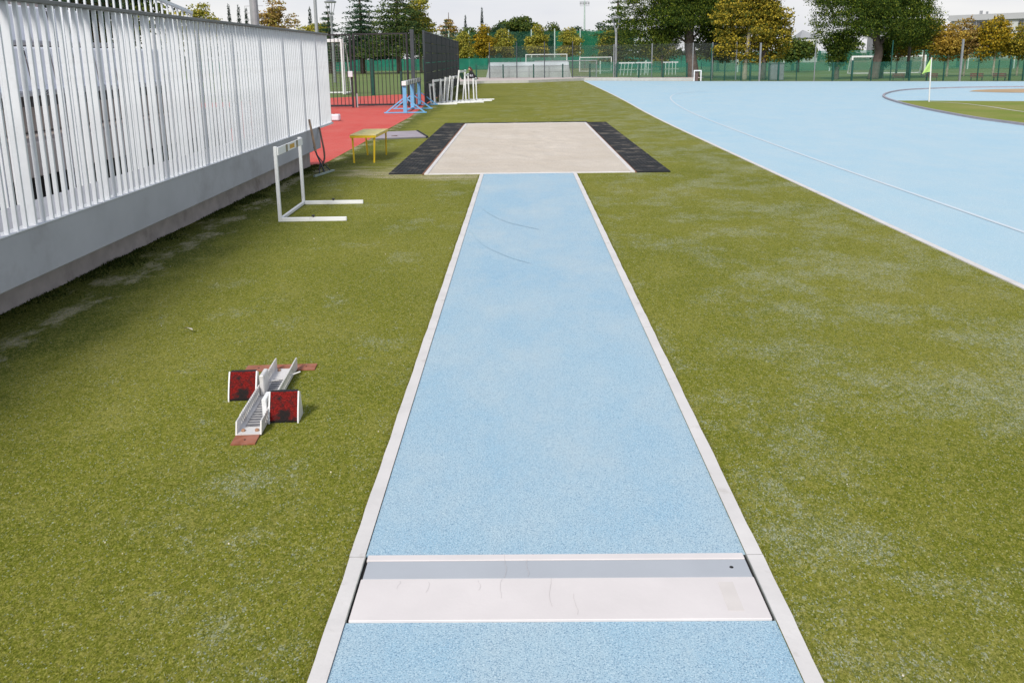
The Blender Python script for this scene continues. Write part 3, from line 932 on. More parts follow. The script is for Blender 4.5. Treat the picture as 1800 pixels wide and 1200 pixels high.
# white block at the fence corner on the red track
wb = MB().box(-0.19, 0.16, -0.12, 0.12, 0, 0.17, 'sign_white', 0.03)
wb.tube([(0.0, 0, 0.17), (0.0, 0, 0.178)], 0.03, 'rust', 8)
tag(wb.build('ballast_block', None, loc=(-4.86, 22.8, 0)), 'white ballast block on the red track past the fence corner', 'block')

# ------------------------------------------------------------------ starting block
sb = thing('starting_block', 'silver starting block with two worn red pads on the turf', 'starting block', (-1.178, 3.44, 0.0), R(3.4))
# rail: u-channel
LEN = 0.80
MB().box(-0.049, 0.049, 0.0, LEN, 0.008, 0.013, 'aluminium').build('rail_floor', sb)
for sx in (-1, 1):
    o = MB()
    # plain end plates and perforated middle made as a row of webs between two flanges
    x0, x1 = (sx * 0.052 - 0.003, sx * 0.052 + 0.003)

    def seg(y0, y1, z0, z1):
        o.box(x0, x1, y0, y1, z0, z1, 'aluminium')
    seg(0.02, 0.085, 0.008, 0.062)
    o.quad([(x0, 0.0, 0.008), (x0, 0.02, 0.008), (x0, 0.02, 0.062)], 'aluminium')
    o.quad([(x1, 0.0, 0.008), (x1, 0.02, 0.008), (x1, 0.02, 0.062)], 'aluminium')
    o.quad([(x0, 0.0, 0.008), (x1, 0.0, 0.008), (x1, 0.02, 0.062), (x0, 0.02, 0.062)], 'aluminium')
    seg(LEN - 0.10, LEN + 0.015, 0.008, 0.066)
    seg(0.085, LEN - 0.10, 0.008, 0.024)
    seg(0.085, LEN - 0.10, 0.050, 0.062)
    y = 0.085
    k = 0
    while y < LEN - 0.115:
        o.quad([(x0, y + 0.012, 0.024), (x0, y + 0.026, 0.024), (x0, y + 0.018, 0.050), (x0, y + 0.004, 0.050)], 'aluminium')
        o.quad([(x1, y + 0.012, 0.024), (x1, y + 0.026, 0.024), (x1, y + 0.018, 0.050), (x1, y + 0.004, 0.050)], 'aluminium')
        o.quad([(x0, y + 0.012, 0.024), (x1, y + 0.012, 0.024), (x1, y + 0.004, 0.050), (x0, y + 0.004, 0.050)], 'aluminium')
        # notch teeth on the top flange
        o.box(x0, x1, y + 0.002, y + 0.018, 0.062, 0.066, 'aluminium')
        y += 0.0245
    o.build('rail_side', sb)
mb = MB()
y = 0.075
k = 0
random.seed(5)
while y < 0.62:
    mb.box(-0.030, 0.034, y, y + 0.021, 0.013, 0.0165 + random.uniform(0, .002), 'chain_grey', 0.001)
    mb.box(-0.028, 0.032, y + 0.0225, y + 0.0265, 0.013, 0.0175, 'aluminium')
    y += 0.0285
mb.build('scale_strip', sb)
MB().box(-0.054, 0.047, -0.085, 0.005, 0.001, 0.007, 'rust').build('anchor_plate', sb)
MB().box(-0.215, 0.145, LEN - 0.005, LEN + 0.082, 0.001, 0.007, 'rust').build('cross_plate', sb)
mb = MB()
for x, y in ((-0.004, -0.045), (-0.15, LEN + 0.04), (0.095, LEN + 0.04)):
    mb.tube([(x, y, 0.007), (x, y, 0.0078)], 0.005, 'hole_dark', 10)
mb.build('plate_hole', sb)
for x, y in ((-0.028, 0.03), (0.03, 0.03), (-0.03, LEN - 0.03)):
    mb = MB()
    mb.tube([(x, y, 0.013), (x, y, 0.019), (x, y, 0.023)], [0.009, 0.009, 0.005], 'bolt_rust', 8)
    mb.build('bolt', sb)
mb = MB()
mb.tube([(-0.045, 0.60, 0.02), (0.02, 0.625, 0.022), (0.055, 0.64, 0.035), (0.10, 0.66, 0.045)], 0.004, 'aluminium', 6)
mb.build('lock_pin', sb)


def pad(cx, y0, label):
    """pedal: sloping curved carpet face between white cheeks, on a side bracket"""
    o = thing('pedal', label, 'pedal', (cx, y0, 0))
    for kk in ('category',):
        del o[kk]
    o.parent = sb
    n = 8
    wd = 0.119
    prof = []
    for i in range(n + 1):
        u = i / n
        prof.append((0.010 + 0.056 * u - 0.004 * math.sin(u * math.pi), 0.010 + 0.116 * u))
    face = MB()
    for (a, za), (c, zc) in zip(prof[:-1], prof[1:]):
        face.quad([(-wd / 2, a, za), (wd / 2, a, za), (wd / 2, c, zc), (-wd / 2, c, zc)], 'red_carpet')
    face.quad([(-wd / 2, prof[-1][0], prof[-1][1]), (wd / 2, prof[-1][0], prof[-1][1]), (wd / 2, prof[-1][0] + 0.02, prof[-1][1] + .002), (-wd / 2, prof[-1][0] + 0.02, prof[-1][1] + .002)], 'rubber_black')
    face.quad([(-wd / 2, prof[0][0], prof[0][1]), (wd / 2, prof[0][0], prof[0][1]), (wd / 2, prof[0][0] + 0.004, 0.0), (-wd / 2, prof[0][0] + 0.004, 0.0)], 'rubber_black')
    f = face.build('carpet_face', o)
    body = MB()
    for sx in (-1, 1):
        xa, xb = sx * (wd / 2 + 0.001), sx * (wd / 2 + 0.007)
        pf = [(a - 0.004, z + 0.003) for a, z in prof]
        outer = [(xa, a, z) for a, z in pf] + [(xa, 0.085, 0.118), (xa, 0.115, 0.0), (xa, 0.004, 0.0)]
        inner = [(xb, a, z) for a, z in pf] + [(xb, 0.085, 0.118), (xb, 0.115, 0.0), (xb, 0.004, 0.0)]
        body.quad(outer, 'aluminium')
        body.quad(inner, 'aluminium')
        for i in range(len(outer)):
            j = (i + 1) % len(outer)
            body.quad([outer[i], outer[j], inner[j], inner[i]], 'white_paint')
    body.quad([(-wd / 2, 0.082, 0.118), (wd / 2, 0.082, 0.118), (wd / 2, 0.112, 0.0), (-wd / 2, 0.112, 0.0)], 'aluminium')
    body.build('cheek_frame', o)
    return o


pad(-0.126, 0.395, 'worn dark red pad on the left of the rail')
pad(0.122, 0.122, 'brighter red pad on the right of the rail')
MB().box(-0.047, -0.026, 0.43, 0.53, 0.014, 0.115, 'aluminium', 0.004).build('side_bracket', sb)
MB().box(0.026, 0.047, 0.155, 0.25, 0.014, 0.105, 'white_paint', 0.003).build('side_bracket', sb)

# ------------------------------------------------------------------ steeplechase barrier
bar = thing('barrier', 'long barrier with black and white striped beam on blue posts', 'barrier', (-3.36, 25.6, 0), R(0.9))
beam = MB().box(-0.063, 0.063, -0.12, 4.45, 0.79, 0.912, 'white_paint', 0.006).build('beam', bar)
mb = MB()
y = 0.55
while y < 4.4:
    mb.box(-0.0655, 0.0655, y, y + 0.22, 0.7875, 0.9145, 'stripe_black')
    y += 0.5
mb.build('stripe', beam)
for y in (0.0, 2.05, 4.3):
    p = MB().box(-0.055, 0.055, y - 0.05, y + 0.05, 0.0, 0.785, 'blue_paint', 0.006).build('post', bar)
    mb = MB()
    mb.bar((-0.62, y, 0.02), (0.62, y, 0.02), 0.05, 0.03, 'blue_paint')
    mb.bar((-0.56, y, 0.03), (-0.05, y, 0.42), 0.035, 0.035, 'blue_paint')
    mb.bar((0.56, y, 0.03), (0.05, y, 0.42), 0.035, 0.035, 'blue_paint')
    mb.build('brace', p)
MB().bar((0, 0.05, 0.05), (0, 2.0, 0.05), 0.05, 0.03, 'blue_paint').build('tie_bar', bar)
MB().bar((0, 2.1, 0.05), (0, 4.25, 0.05), 0.05, 0.03, 'blue_paint').build('tie_bar', bar)

# ------------------------------------------------------------------ black railing gate and black screen
gt = thing('railing_gate', 'tall black railing with lock box across the red track', 'railing', (0, 29.0, 0))
barm = None
for k in range(46):
    x = -8.9 + 0.125 * k
    if x > -3.25:
        break
    if barm is None:
        barm = MB().box(-0.010, 0.010, -0.010, 0.010, 0.06, 2.31, 'black_metal').build('bar', gt, loc=(x, 0, 0)).data
    else:
        link('bar', barm, gt, (x, 0, 0))
for x in (-9.0, -5.52, -5.40, -3.68):
    MB().box(x - 0.03, x + 0.03, -0.031, 0.031, 0.0, 2.36, 'black_metal', 0.004).build('post', gt)
MB().box(-3.56, -3.44, -0.06, 0.06, 0.0, 2.46, 'post_dark', 0.006).build('post', gt)
MB().box(-9, -5.56, -0.02, 0.02, 2.30, 2.345, 'black_metal').build('rail', gt)
MB().box(-9, -5.56, -0.02, 0.02, 0.03, 0.09, 'black_metal').build('rail', gt)
MB().box(-5.36, -3.72, -0.02, 0.02, 2.315, 2.36, 'black_metal').build('rail', gt)
MB().box(-5.36, -3.72, -0.02, 0.02, 0.05, 0.11, 'black_metal').build('rail', gt)
MB().box(-5.62, -5.47, -0.10, -0.035, 0.98, 1.17, 'sign_white', 0.01).build('lock_box', gt)
MB().box(-5.385, -5.345, -0.05, -0.033, 0.0, 0.45, 'galvanised').build('drop_bolt', gt)
scr = thing('screen_fence', 'black screened fence panel behind the stacked hurdles', 'fence', (-3.22, 29.9, 0), R(0.9))
py = 0.0
for k in range(8):
    pnl = MB()
    y0, y1 = k * 2.68 + 0.03, k * 2.68 + 2.65
    for i in range(7):
        z0 = 0.06 + i * 0.335
        pnl.box(-0.022 - 0.006 * (i % 2), 0.02, y0, y1, z0, z0 + 0.315, 'screen_black')
    pnl.build('screen_panel', scr)
    MB().box(-0.035, 0.035, k * 2.68 - 0.027, k * 2.68 + 0.027, 0.0, 2.46, 'post_dark', 0.005).build('post', scr)
MB().box(-0.035, 0.035, 21.44 - 0.027, 21.44 + 0.027, 0.0, 2.46, 'post_dark', 0.005).build('post', scr)
MB().box(-0.028, 0.028, 0.03, 21.4, 2.40, 2.44, 'post_dark').build('top_rail', scr)

# goal and green posts on the field past the gate


def goal(wd, h, dp, label, loc, rz=0.0, r=0.06, netmat='goal_cord', mat='goal_white', group='football goals on the far pitches'):
    o = thing('goal', label, 'goal', loc, rz, group)
    for x in (0, wd):
        MB().box(x - r, x + r, -r, r, 0, h - r - .001, mat, 0.01).build('upright', o)
        s = MB()
        s.bar((x, r, 0.03), (x, dp, 0.03), r, 0.05, mat)
        s.bar((x, r, h - 0.1), (x, dp * 0.45, h - 0.1), r * .7, 0.04, mat)
        s.bar((x, dp * 0.45, h - 0.1), (x, dp, 0.05), r * .7, 0.04, mat)
        s.build('side_frame', o)
    MB().box(-r, wd + r, -r, r, h - r, h + r, mat, 0.01).build('crossbar', o)
    MB().box(r, wd - r, dp - r, dp + r, 0.0, 0.06, mat).build('base_bar', o)
    n = MB()
    n.quad([(0, dp * 0.45, h - 0.1), (wd, dp * 0.45, h - 0.1), (wd, dp, 0.06), (0, dp, 0.06)], netmat)
    n.quad([(0, 0.02, h - 0.02), (wd, 0.02, h - 0.02), (wd, dp * 0.45, h - 0.1), (0, dp * 0.45, h - 0.1)], netmat)
    for x in (0.02, wd - 0.02):
        n.quad([(x, 0.02, 0.06), (x, dp, 0.06), (x, dp * 0.45, h - 0.1), (x, 0.02, h - 0.05)], netmat)
    n.build('net', o)
    return o


goal(7.0, 2.36, 1.6, 'large white goal seen through the black railing', (-14.95, 40.0, 0), R(-1), 0.07)
goal(5.0, 1.78, 1.4, 'white goal standing above the grey dugout on the far pitch', (0.7, 109, -0.03), 0, 0.05, 'net_white')
goal(4.6, 1.22, 1.1, 'low net goal with slanted sides just past the dugout', (1.1, 66.5, -0.03), 0, 0.035, 'net_white', 'galvanised')
goal(3.2, 1.4, 1.0, 'white goal beside the flat-topped lamp post', (6.0, 90, -0.03), 0, 0.04, 'net_white')
goal(5.2, 1.25, 1.0, 'white goal behind the leaning pine trunk', (24.5, 66, -0.03), R(-4), 0.06, 'net_white')
goal(3.0, 1.0, 0.8, 'low white goal past the yellow trees at the frame edge', (36.5, 62, -0.03), R(-6), 0.05, 'net_white')
gpg = 'green net posts on the near field'
o = MB().box(-0.075, 0.075, -0.06, 0.06, 0, 1.55, 'post_green', 0.008).build('net_post', None, loc=(-6.52, 39, -0.02))
tag(o, 'thick tall green post on the field behind the railing', 'post', gpg)
o = MB().box(-0.05, 0.05, -0.05, 0.05, 0, 1.03, 'post_green', 0.008).build('net_post', None, loc=(-5.24, 39, -0.02))
tag(o, 'short green post on the field near the striped barrier', 'post', gpg)

# ------------------------------------------------------------------ fences at the far end
mf = thing('mesh_fence', 'tall grey wire mesh fence behind the pale path', 'fence', (0, 0, 0))
FL = [(-2.05, 59.5), (-0.23, 59.3), (1.61, 59.2), (3.46, 59.0), (6.10, 58.2), (8.3, 56.3), (10.74, 55.6), (11.8, 54.9), (13.1, 54.2)]
for k, (x, y) in enumerate(FL):
    MB().box(-0.03, 0.03, -0.03, 0.03, 0, 2.5 if k < 4 else 2.25, 'post_grey' if k > 3 else 'post_dark').build('post', mf, loc=(x, y, 0.0))
for k, ((x0, y0), (x1, y1)) in enumerate(zip(FL[:-1], FL[1:])):
    mb = MB().quad([(x0, y0 + .04, 0.15), (x1, y1 + .04, 0.15), (x1, y1 + .04, 2.22), (x0, y0 + .04, 2.22)], 'mesh_grey')
    mb.build('mesh_panel', mf)
gf = thing('low_fence', 'low dark green fence posts and mesh along the pale path', 'fence', (0, 0, 0))
GL = [(-3.0, 60.3), (-1.16, 59.8), (0.89, 59.4), (2.83, 59.2), (4.60, 58.7), (6.3, 57.9), (7.49, 56.1), (8.98, 55.8), (10.39, 55.4)]
for x, y in GL:
    MB().box(-0.045, 0.045, -0.045, 0.045, 0, 1.05, 'post_green').build('post', gf, loc=(x, y + .2, 0.0))
for k, ((x0, y0), (x1, y1)) in enumerate(zip(GL[:-1], GL[1:])):
    MB().quad([(x0, y0 + .25, 0.17), (x1, y1 + .25, 0.17), (x1, y1 + .25, 1.0), (x0, y0 + .25, 1.0)], 'mesh_green' if k > 3 else 'mesh_grey').build('mesh_panel', gf)
# fence along the outside of the bend
rf = thing('green_fence', 'green mesh fence along the far bend of the blue track', 'fence', (0, 0, 0))
RL = smooth_line([(10.9, 53.7), (15.8, 51.0), (21.2, 48.6), (26.0, 46.2), (34.5, 41.8), (48, 34.5)], 12)
acc_d = 0
last = RL[0]
pts_f = [RL[0]]
for p in RL[1:]:
    acc_d += (Vector(p) - Vector(last)).length
    last = p
    if acc_d > 0.52:
        pts_f.append(p)
        acc_d = 0
random.seed(21)
for k, (x, y) in enumerate(pts_f):
    tall = k % 4 == 1
    wdt = random.choice([0.022, 0.03, 0.045])
    MB().box(-wdt, wdt, -wdt, wdt, -0.03, 2.15 if tall else 1.05 + random.uniform(-.05, .1), random.choice(['post_grey', 'post_green']) if tall else 'post_green').build('post', rf, loc=(x, y, 0))
for (x0, y0), (x1, y1) in zip(pts_f[:-1], pts_f[1:]):
    MB().quad([(x0, y0 + .05, 0.0), (x1, y1 + .05, 0.0), (x1, y1 + .05, 1.02), (x0, y0 + .05, 1.02)], 'mesh_green').build('mesh_panel', rf)

# ball-stop nets
bn = thing('ball_net', 'tall emerald net on pale poles beyond the far goal', 'net', (0, 122, 0))
PX = [-12.5, -9.7, -6.96, -4.32, -1.54, 1.55, 4.72, 8.19, 11.89, 15.6, 19.2]
for x in PX:
    MB().tube([(x, 0, -0.05), (x, 0, 5.1)], [0.10, 0.085], 'pole_pale', 8).build('pole', bn)
for k, (a, bq) in enumerate(zip(PX[:-1], PX[1:])):
    MB().quad([(a, .1, 0.8), (bq, .1, 0.8), (bq, .1, 4.85), (a, .1, 4.85)], 'net_emerald' if 6 <= k <= 7 else 'net_green_thin').build('net_panel', bn)
ws = thing('windbreak_fence', 'solid green windbreak along the far edge of the field', 'fence', (0, 111, 0))
for k in range(16):
    x = -40 + k * 4.0
    MB().box(x - 0.05, x + 0.05, -0.05, 0.05, -0.05, 1.45, 'post_green').build('post', ws)
    MB().quad([(x + .05, 0, 0.02), (x + 3.95, 0, 0.02), (x + 3.95, 0, 1.4), (x + .05, 0, 1.4)], 'net_green_dense').build('panel', ws)
ws2 = thing('windbreak_fence', 'green netting behind the pines beyond the bend', 'fence', (0, 78, 0))
for k in range(12):
    x = 7 + k * 4.0
    hh = 1.0 if k < 3 else 1.7
    MB().box(x - 0.05, x + 0.05, -0.05, 0.05, -0.05, hh + .1, 'pole_pale').build('post', ws2)
    MB().quad([(x + .05, 0, 0.02), (x + 3.95, 0, 0.02), (x + 3.95, 0, hh), (x + .05, 0, hh)], 'net_screen').build('panel', ws2)

# dugout
dg = thing('dugout', 'long grey translucent dugout behind the low fence', 'dugout', (-2.45, 62.2, 0.0))
mb = MB()
mb.quad([(0.25, 0, 0.0), (5.85, 0, 0.0), (5.85, 0.0, 0.9), (0.25, 0.0, 0.9)], 'polycarbonate')
mb.quad([(0.25, 0.0, 0.9), (5.85, 0.0, 0.9), (5.85, 0.25, 1.12), (0.25, 0.25, 1.12)], 'polycarbonate')
mb.quad([(0.25, 0.25, 1.12), (5.85, 0.25, 1.12), (5.85, 1.0, 1.18), (0.25, 1.0, 1.18)], 'polycarbonate')
mb.build('shell', dg)
for x in (0.0, 6.05):
    e = MB()
    dxs = 0.25 if x == 0 else -0.2
    e.quad([(x, 0, 0), (x + dxs, 0, 0.9), (x + dxs, 0.25, 1.12), (x + dxs, 1.0, 1.18), (x, 1.0, 0)], 'polycarbonate')
    e.quad([(x, 0, 0), (x + dxs, 0, 0), (x + dxs, 0, 0.9)], 'polycarbonate')
    e.build('end_panel', dg)
for x in (0.25, 1.65, 3.05, 4.45, 5.85):
    MB().bar((x, -0.02, 0), (x, -0.02, 0.9), 0.03, 0.03, 'galvanised').build('rib', dg)
MB().bar((0.25, 0.0, 0.9), (5.85, 0.0, 0.9), 0.03, 0.03, 'galvanised').build('rail', dg)
MB().bar((0.25, 0.0, 0.5), (5.85, 0.0, 0.5), 0.02, 0.02, 'galvanised').build('rail', dg)

# small white frame on the track edge
sf = thing('mini_goal', 'small white frame with a brown board at the track edge', 'goal', (10.27, 52.75, 0))
for x in (0.03, 0.43):
    MB().box(x - 0.03, x + 0.03, -0.03, 0.03, 0, 0.575, 'goal_white').build('upright', sf)
MB().box(0, 0.46, -0.031, 0.031, 0.576, 0.64, 'goal_white').build('crossbar', sf)
MB().box(0.09, 0.28, 0.08, 0.12, 0, 0.52, 'brown_board').build('board', sf)

# corner flag
cf = thing('corner_flag', 'white corner flag pole with a lime green flag on the infield', 'flag', (12.93, 28.06, 0.0))
MB().tube([(0, 0, 0), (-0.05, 0, 1.36)], 0.02, 'goal_white', 8).build('pole', cf)
mb = MB()
N = 6
for i in range(N):
    u0, u1 = i / N, (i + 1) / N

    def row(u):
        z0 = 1.35 - 0.42 * u
        xw = 0.03 + 0.22 * u
        return [(-0.048 + 0.018 * u * .8, 0.0, z0), (-0.048 - xw * 0.5, -0.03 * math.sin(u * 4), z0 - 0.02), (-0.048 - xw, 0.02, z0 - 0.06 - 0.02 * u)]
    a, bq = row(u0), row(u1)
    for j in range(2):
        mb.quad([a[j], a[j + 1], bq[j + 1], bq[j]], 'flag_lime')
mb.build('flag_cloth', cf)

# lamps and masts


def lamp(loc, h, label):
    o = thing('lamp_post', label, 'lamp post', loc, 0, 'flat-topped lamp posts')
    MB().tube([(0, 0, 0), (0, 0, h * 0.72)], [0.085, 0.07], 'galvanised', 10).build('column', o)
    MB().tube([(0, 0, h * 0.70), (0, 0, h * 0.80)], [0.075, 0.13], 'galvanised', 10).build('collar', o)
    for k in range(4):
        a = k * math.pi / 2 + 0.5
        c, s_ = math.cos(a), math.sin(a)
        MB().tube([(c * .10, s_ * .10, h * .78), (c * .33, s_ * .33, h * .96)], 0.026, 'galvanised', 6).build('rod', o)
    MB().tube([(0, 0, h * 0.955), (0, 0, h * 0.97), (0, 0, h)], [0.40, 0.42, 0.08], 'galvanised', 16).build('shade', o)
    return o


lamp((6.26, 58.4, 0.15), 3.9, 'grey lamp post with a flat cap beside the dark pine')
lamp((-13.0, 62, -0.03), 5.6, 'slender lamp post in front of the conifers behind the railing')
lamp((26.3, 57.5, -0.03), 2.75, 'lamp post half hidden in the yellow trees')
mst = thing('floodlight_mast', 'thin floodlight mast with a lamp rack over the emerald net', 'mast', (10.05, 140, -0.05))
MB().tube([(0, 0, 0), (0, 0, 5.2), (0, 0, 9.9)], [0.20, 0.15, 0.09], 'pole_pale', 10).build('pole', mst)
for z in (9.1, 9.75):
    MB().bar((-0.75, 0, z), (0.75, 0, z), 0.06, 0.06, 'galvanised').build('rack_bar', mst)
for x in (-0.6, -0.2, 0.2, 0.6):
    MB().box(x - 0.15, x + 0.15, -0.12, -0.04, 9.3, 9.65, 'galvanised', 0.02).build('floodlight', mst)
mg = 'tall poles behind the picket fence'
o = MB().tube([(0, 0, 0), (0.0, 0, 7)], [0.20, 0.17], 'galvanised', 14)
for z in (3.0, 3.3, 3.6, 3.9, 4.2):
    o.bar((0.1, 0, z), (0.42, 0, z), 0.02, 0.02, 'galvanised')
    o.bar((-0.1, 0, z), (-0.42, 0, z), 0.02, 0.02, 'galvanised')
tag(o.build('floodlight_pole', None, loc=(-11.8, 40, 0)), 'thick grey floodlight pole with climbing rungs above the fence', 'pole', mg)
o = MB().tube([(0, 0, 0), (0, 0, 8)], [0.12, 0.10], 'galvanised', 12)
tag(o.build('floodlight_pole', None, loc=(-13.6, 60, -0.03)), 'thin grey pole above the end of the picket fence', 'pole', mg)

# red-brown benches by the bend
bg_ = 'red-brown benches along the bend'
for k, (x, y, lb) in enumerate(((20.9, 49.3, 'red-brown bench beside the leaning pine trunk'), (22.4, 48.6, 'red-brown bench behind the corner flag'), (24.4, 47.7, 'red-brown bench in front of the third yellow tree'), (25.35, 47.2, 'red-brown bench nearest the frame edge under yellow trees'))):
    o = thing('path_bench', lb, 'bench', (x, y, -0.02), R(-24), bg_)
    for i in range(3):
        MB().box(-0.32, 0.32, -0.17 + i * 0.12, -0.07 + i * 0.12, 0.17, 0.20, 'bench_red').build('slat', o)
    for i in range(2):
        MB().bar((-0.32, 0.24 + i * .04, 0.26 + i * 0.09), (0.32, 0.24 + i * .04, 0.26 + i * 0.09), 0.02, 0.07, 'bench_red').build('back_slat', o)
    for x_ in (-0.26, 0.26):
        mb = MB()
        mb.bar((x_, -0.12, 0), (x_, -0.12, 0.17), 0.03, 0.03, 'post_dark')
        mb.bar((x_, 0.2, 0), (x_, 0.27, 0.36), 0.03, 0.03, 'post_dark')
        mb.build('leg', o)

# grey litter bin / skip behind the plane tree
mb = MB().box(-0.4, 0.4, -0.3, 0.3, 0, 0.95, 'post_grey', 0.03)
mb.box(-0.43, 0.43, -0.33, 0.33, 0.951, 1.02, 'rail_grey', 0.02)
tag(mb.build('waste_bin', None, loc=(15.2, 53.0, -0.02)), 'grey waste container beside the plane tree trunks', 'bin')

# ------------------------------------------------------------------ people at the far path


def make_person(loc, rz):
    V = {'pelvis': (0, 0, .13, .15), 'belly': (-.06, 0, .26, .135), 'chest': (-.15, 0, .43, .15), 'neck': (-.22, 0, .56, .055), 'head': (-.27, 0, .64, .09), 'top': (-.29, 0, .73, .075),
         'shL': (-.16, .18, .47, .065), 'elL': (-.30, .24, .26, .05), 'wrL': (-.42, .16, .10, .035), 'haL': (-.48, .14, .05, .03),
         'shR': (-.16, -.18, .47, .065), 'elR': (-.02, -.30, .24, .05), 'wrR': (.16, -.34, .06, .035), 'haR': (.24, -.35, .03, .03),
         'hipL': (-.02, .11, .13, .10), 'knL': (-.42, .16, .36, .075), 'anL': (-.56, .17, .07, .05), 'toL': (-.74, .18, .04, .04),
         'hipR': (-.02, -.11, .13, .10), 'knR': (-.40, -.14, .13, .075), 'anR': (-.78, -.16, .07, .05), 'toR': (-.9, -.17, .09, .04)}
    E_ = [('pelvis', 'belly'), ('belly', 'chest'), ('chest', 'neck'), ('neck', 'head'), ('head', 'top'), ('chest', 'shL'), ('shL', 'elL'), ('elL', 'wrL'), ('wrL', 'haL'), ('chest', 'shR'), ('shR', 'elR'), ('elR', 'wrR'), ('wrR', 'haR'),
          ('pelvis', 'hipL'), ('hipL', 'knL'), ('knL', 'anL'), ('anL', 'toL'), ('pelvis', 'hipR'), ('hipR', 'knR'), ('knR', 'anR'), ('anR', 'toR')]
    ks = list(V)
    me = bpy.data.meshes.new('person_skeleton')
    me.from_pydata([V[k][:3] for k in ks], [(ks.index(a), ks.index(c)) for a, c in E_], [])
    o = bpy.data.objects.new('person_skeleton', me)
    col.objects.link(o)
    md = o.modifiers.new('skin', 'SKIN')
    for k, sv in zip(ks, me.skin_vertices[0].data):
        sv.radius = (V[k][3], V[k][3])
        sv.use_root = (k == 'pelvis')
    o.modifiers.new('sub', 'SUBSURF').levels = 1
    dg_ = bpy.context.evaluated_depsgraph_get()
    dg_.update()
    me2 = bpy.data.meshes.new_from_object(o.evaluated_get(dg_))
    bpy.data.objects.remove(o)
    me2.materials.clear()
    for mn in ('jacket', 'skin', 'trousers', 'shirt_pale'):
        me2.materials.append(MATS[mn])
    P = {k: Vector(V[k][:3]) for k in ks}
    for f in me2.polygons:
        c = f.center
        nearest = min(ks, key=lambda k: (P[k] - c).length / max(V[k][3], .05))
        f.material_index = 1 if nearest in ('head', 'top', 'neck', 'haL', 'haR') else 2 if nearest in ('hipL', 'hipR', 'knL', 'knR', 'anL', 'anR', 'toL', 'toR') else 3 if nearest in ('belly',) and c.x < -.1 else 0
        f.use_smooth = True
    me2.name = 'person'
    r = link('person', me2, None, loc)
    r.rotation_euler = (0, 0, rz)
    tag(r, 'person in dark clothes sitting on the pale path by the dugout', 'person')
    hr = bmesh.new()
    bmesh.ops.create_uvsphere(hr, u_segments=14, v_segments=10, radius=0.105, matrix=Matrix.Translation((-.265, 0, .70)) @ Matrix.Diagonal((1.0, 0.95, 1.05, 1)))
    bmesh.ops.delete(hr, geom=[v for v in hr.verts if (v.co.x < -.30 and v.co.z < .73) or v.co.z < 0.60], context='VERTS')
    h = MB()
    h.add(hr, 'hair')
    h.tube([(-.20, 0, .70), (-.14, 0, .60), (-.11, .02, .48)], [.07, .075, .045], 'hair', 8)
    h.build('hair', r, smooth=True)
    fc = MB()
    fc.tube([(-.355, 0, .645), (-.378, 0, .628)], [.012, .014], 'skin', 6)
    for s_ in (-1, 1):
        fc.tube([(-.352, s_ * .033, .668), (-.356, s_ * .033, .668)], .010, 'hair', 6)
    fc.tube([(-.347, -.02, .60), (-.347, .02, .60)], .006, 'litter_red', 5)
    fc.build('face', r)
    return r


make_person((-3.05, 58.0, 0.15), R(18))
bk = bmesh.new()
bmesh.ops.create_cube(bk, size=1, matrix=Matrix.Rotation(R(-22), 4, 'Y') @ Matrix.Diagonal((.22, .34, .52, 1)))
bmesh.ops.bevel(bk, geom=bk.edges[:], offset=.06, segments=2, affect='EDGES')
mb = MB()
mb.add(bk, 'bag_green')
mb.tube(smooth_line([(.02, .1, .26), (.08, .1, .36), (.0, -.1, .36), (-.06, -.1, .26)], 3), .015, 'bag_green', 5)
tag(mb.build('backpack', None, loc=(-3.78, 57.6, 0.39)), 'dark green backpack slumped on the path beside the person', 'backpack')

# ------------------------------------------------------------------ trees


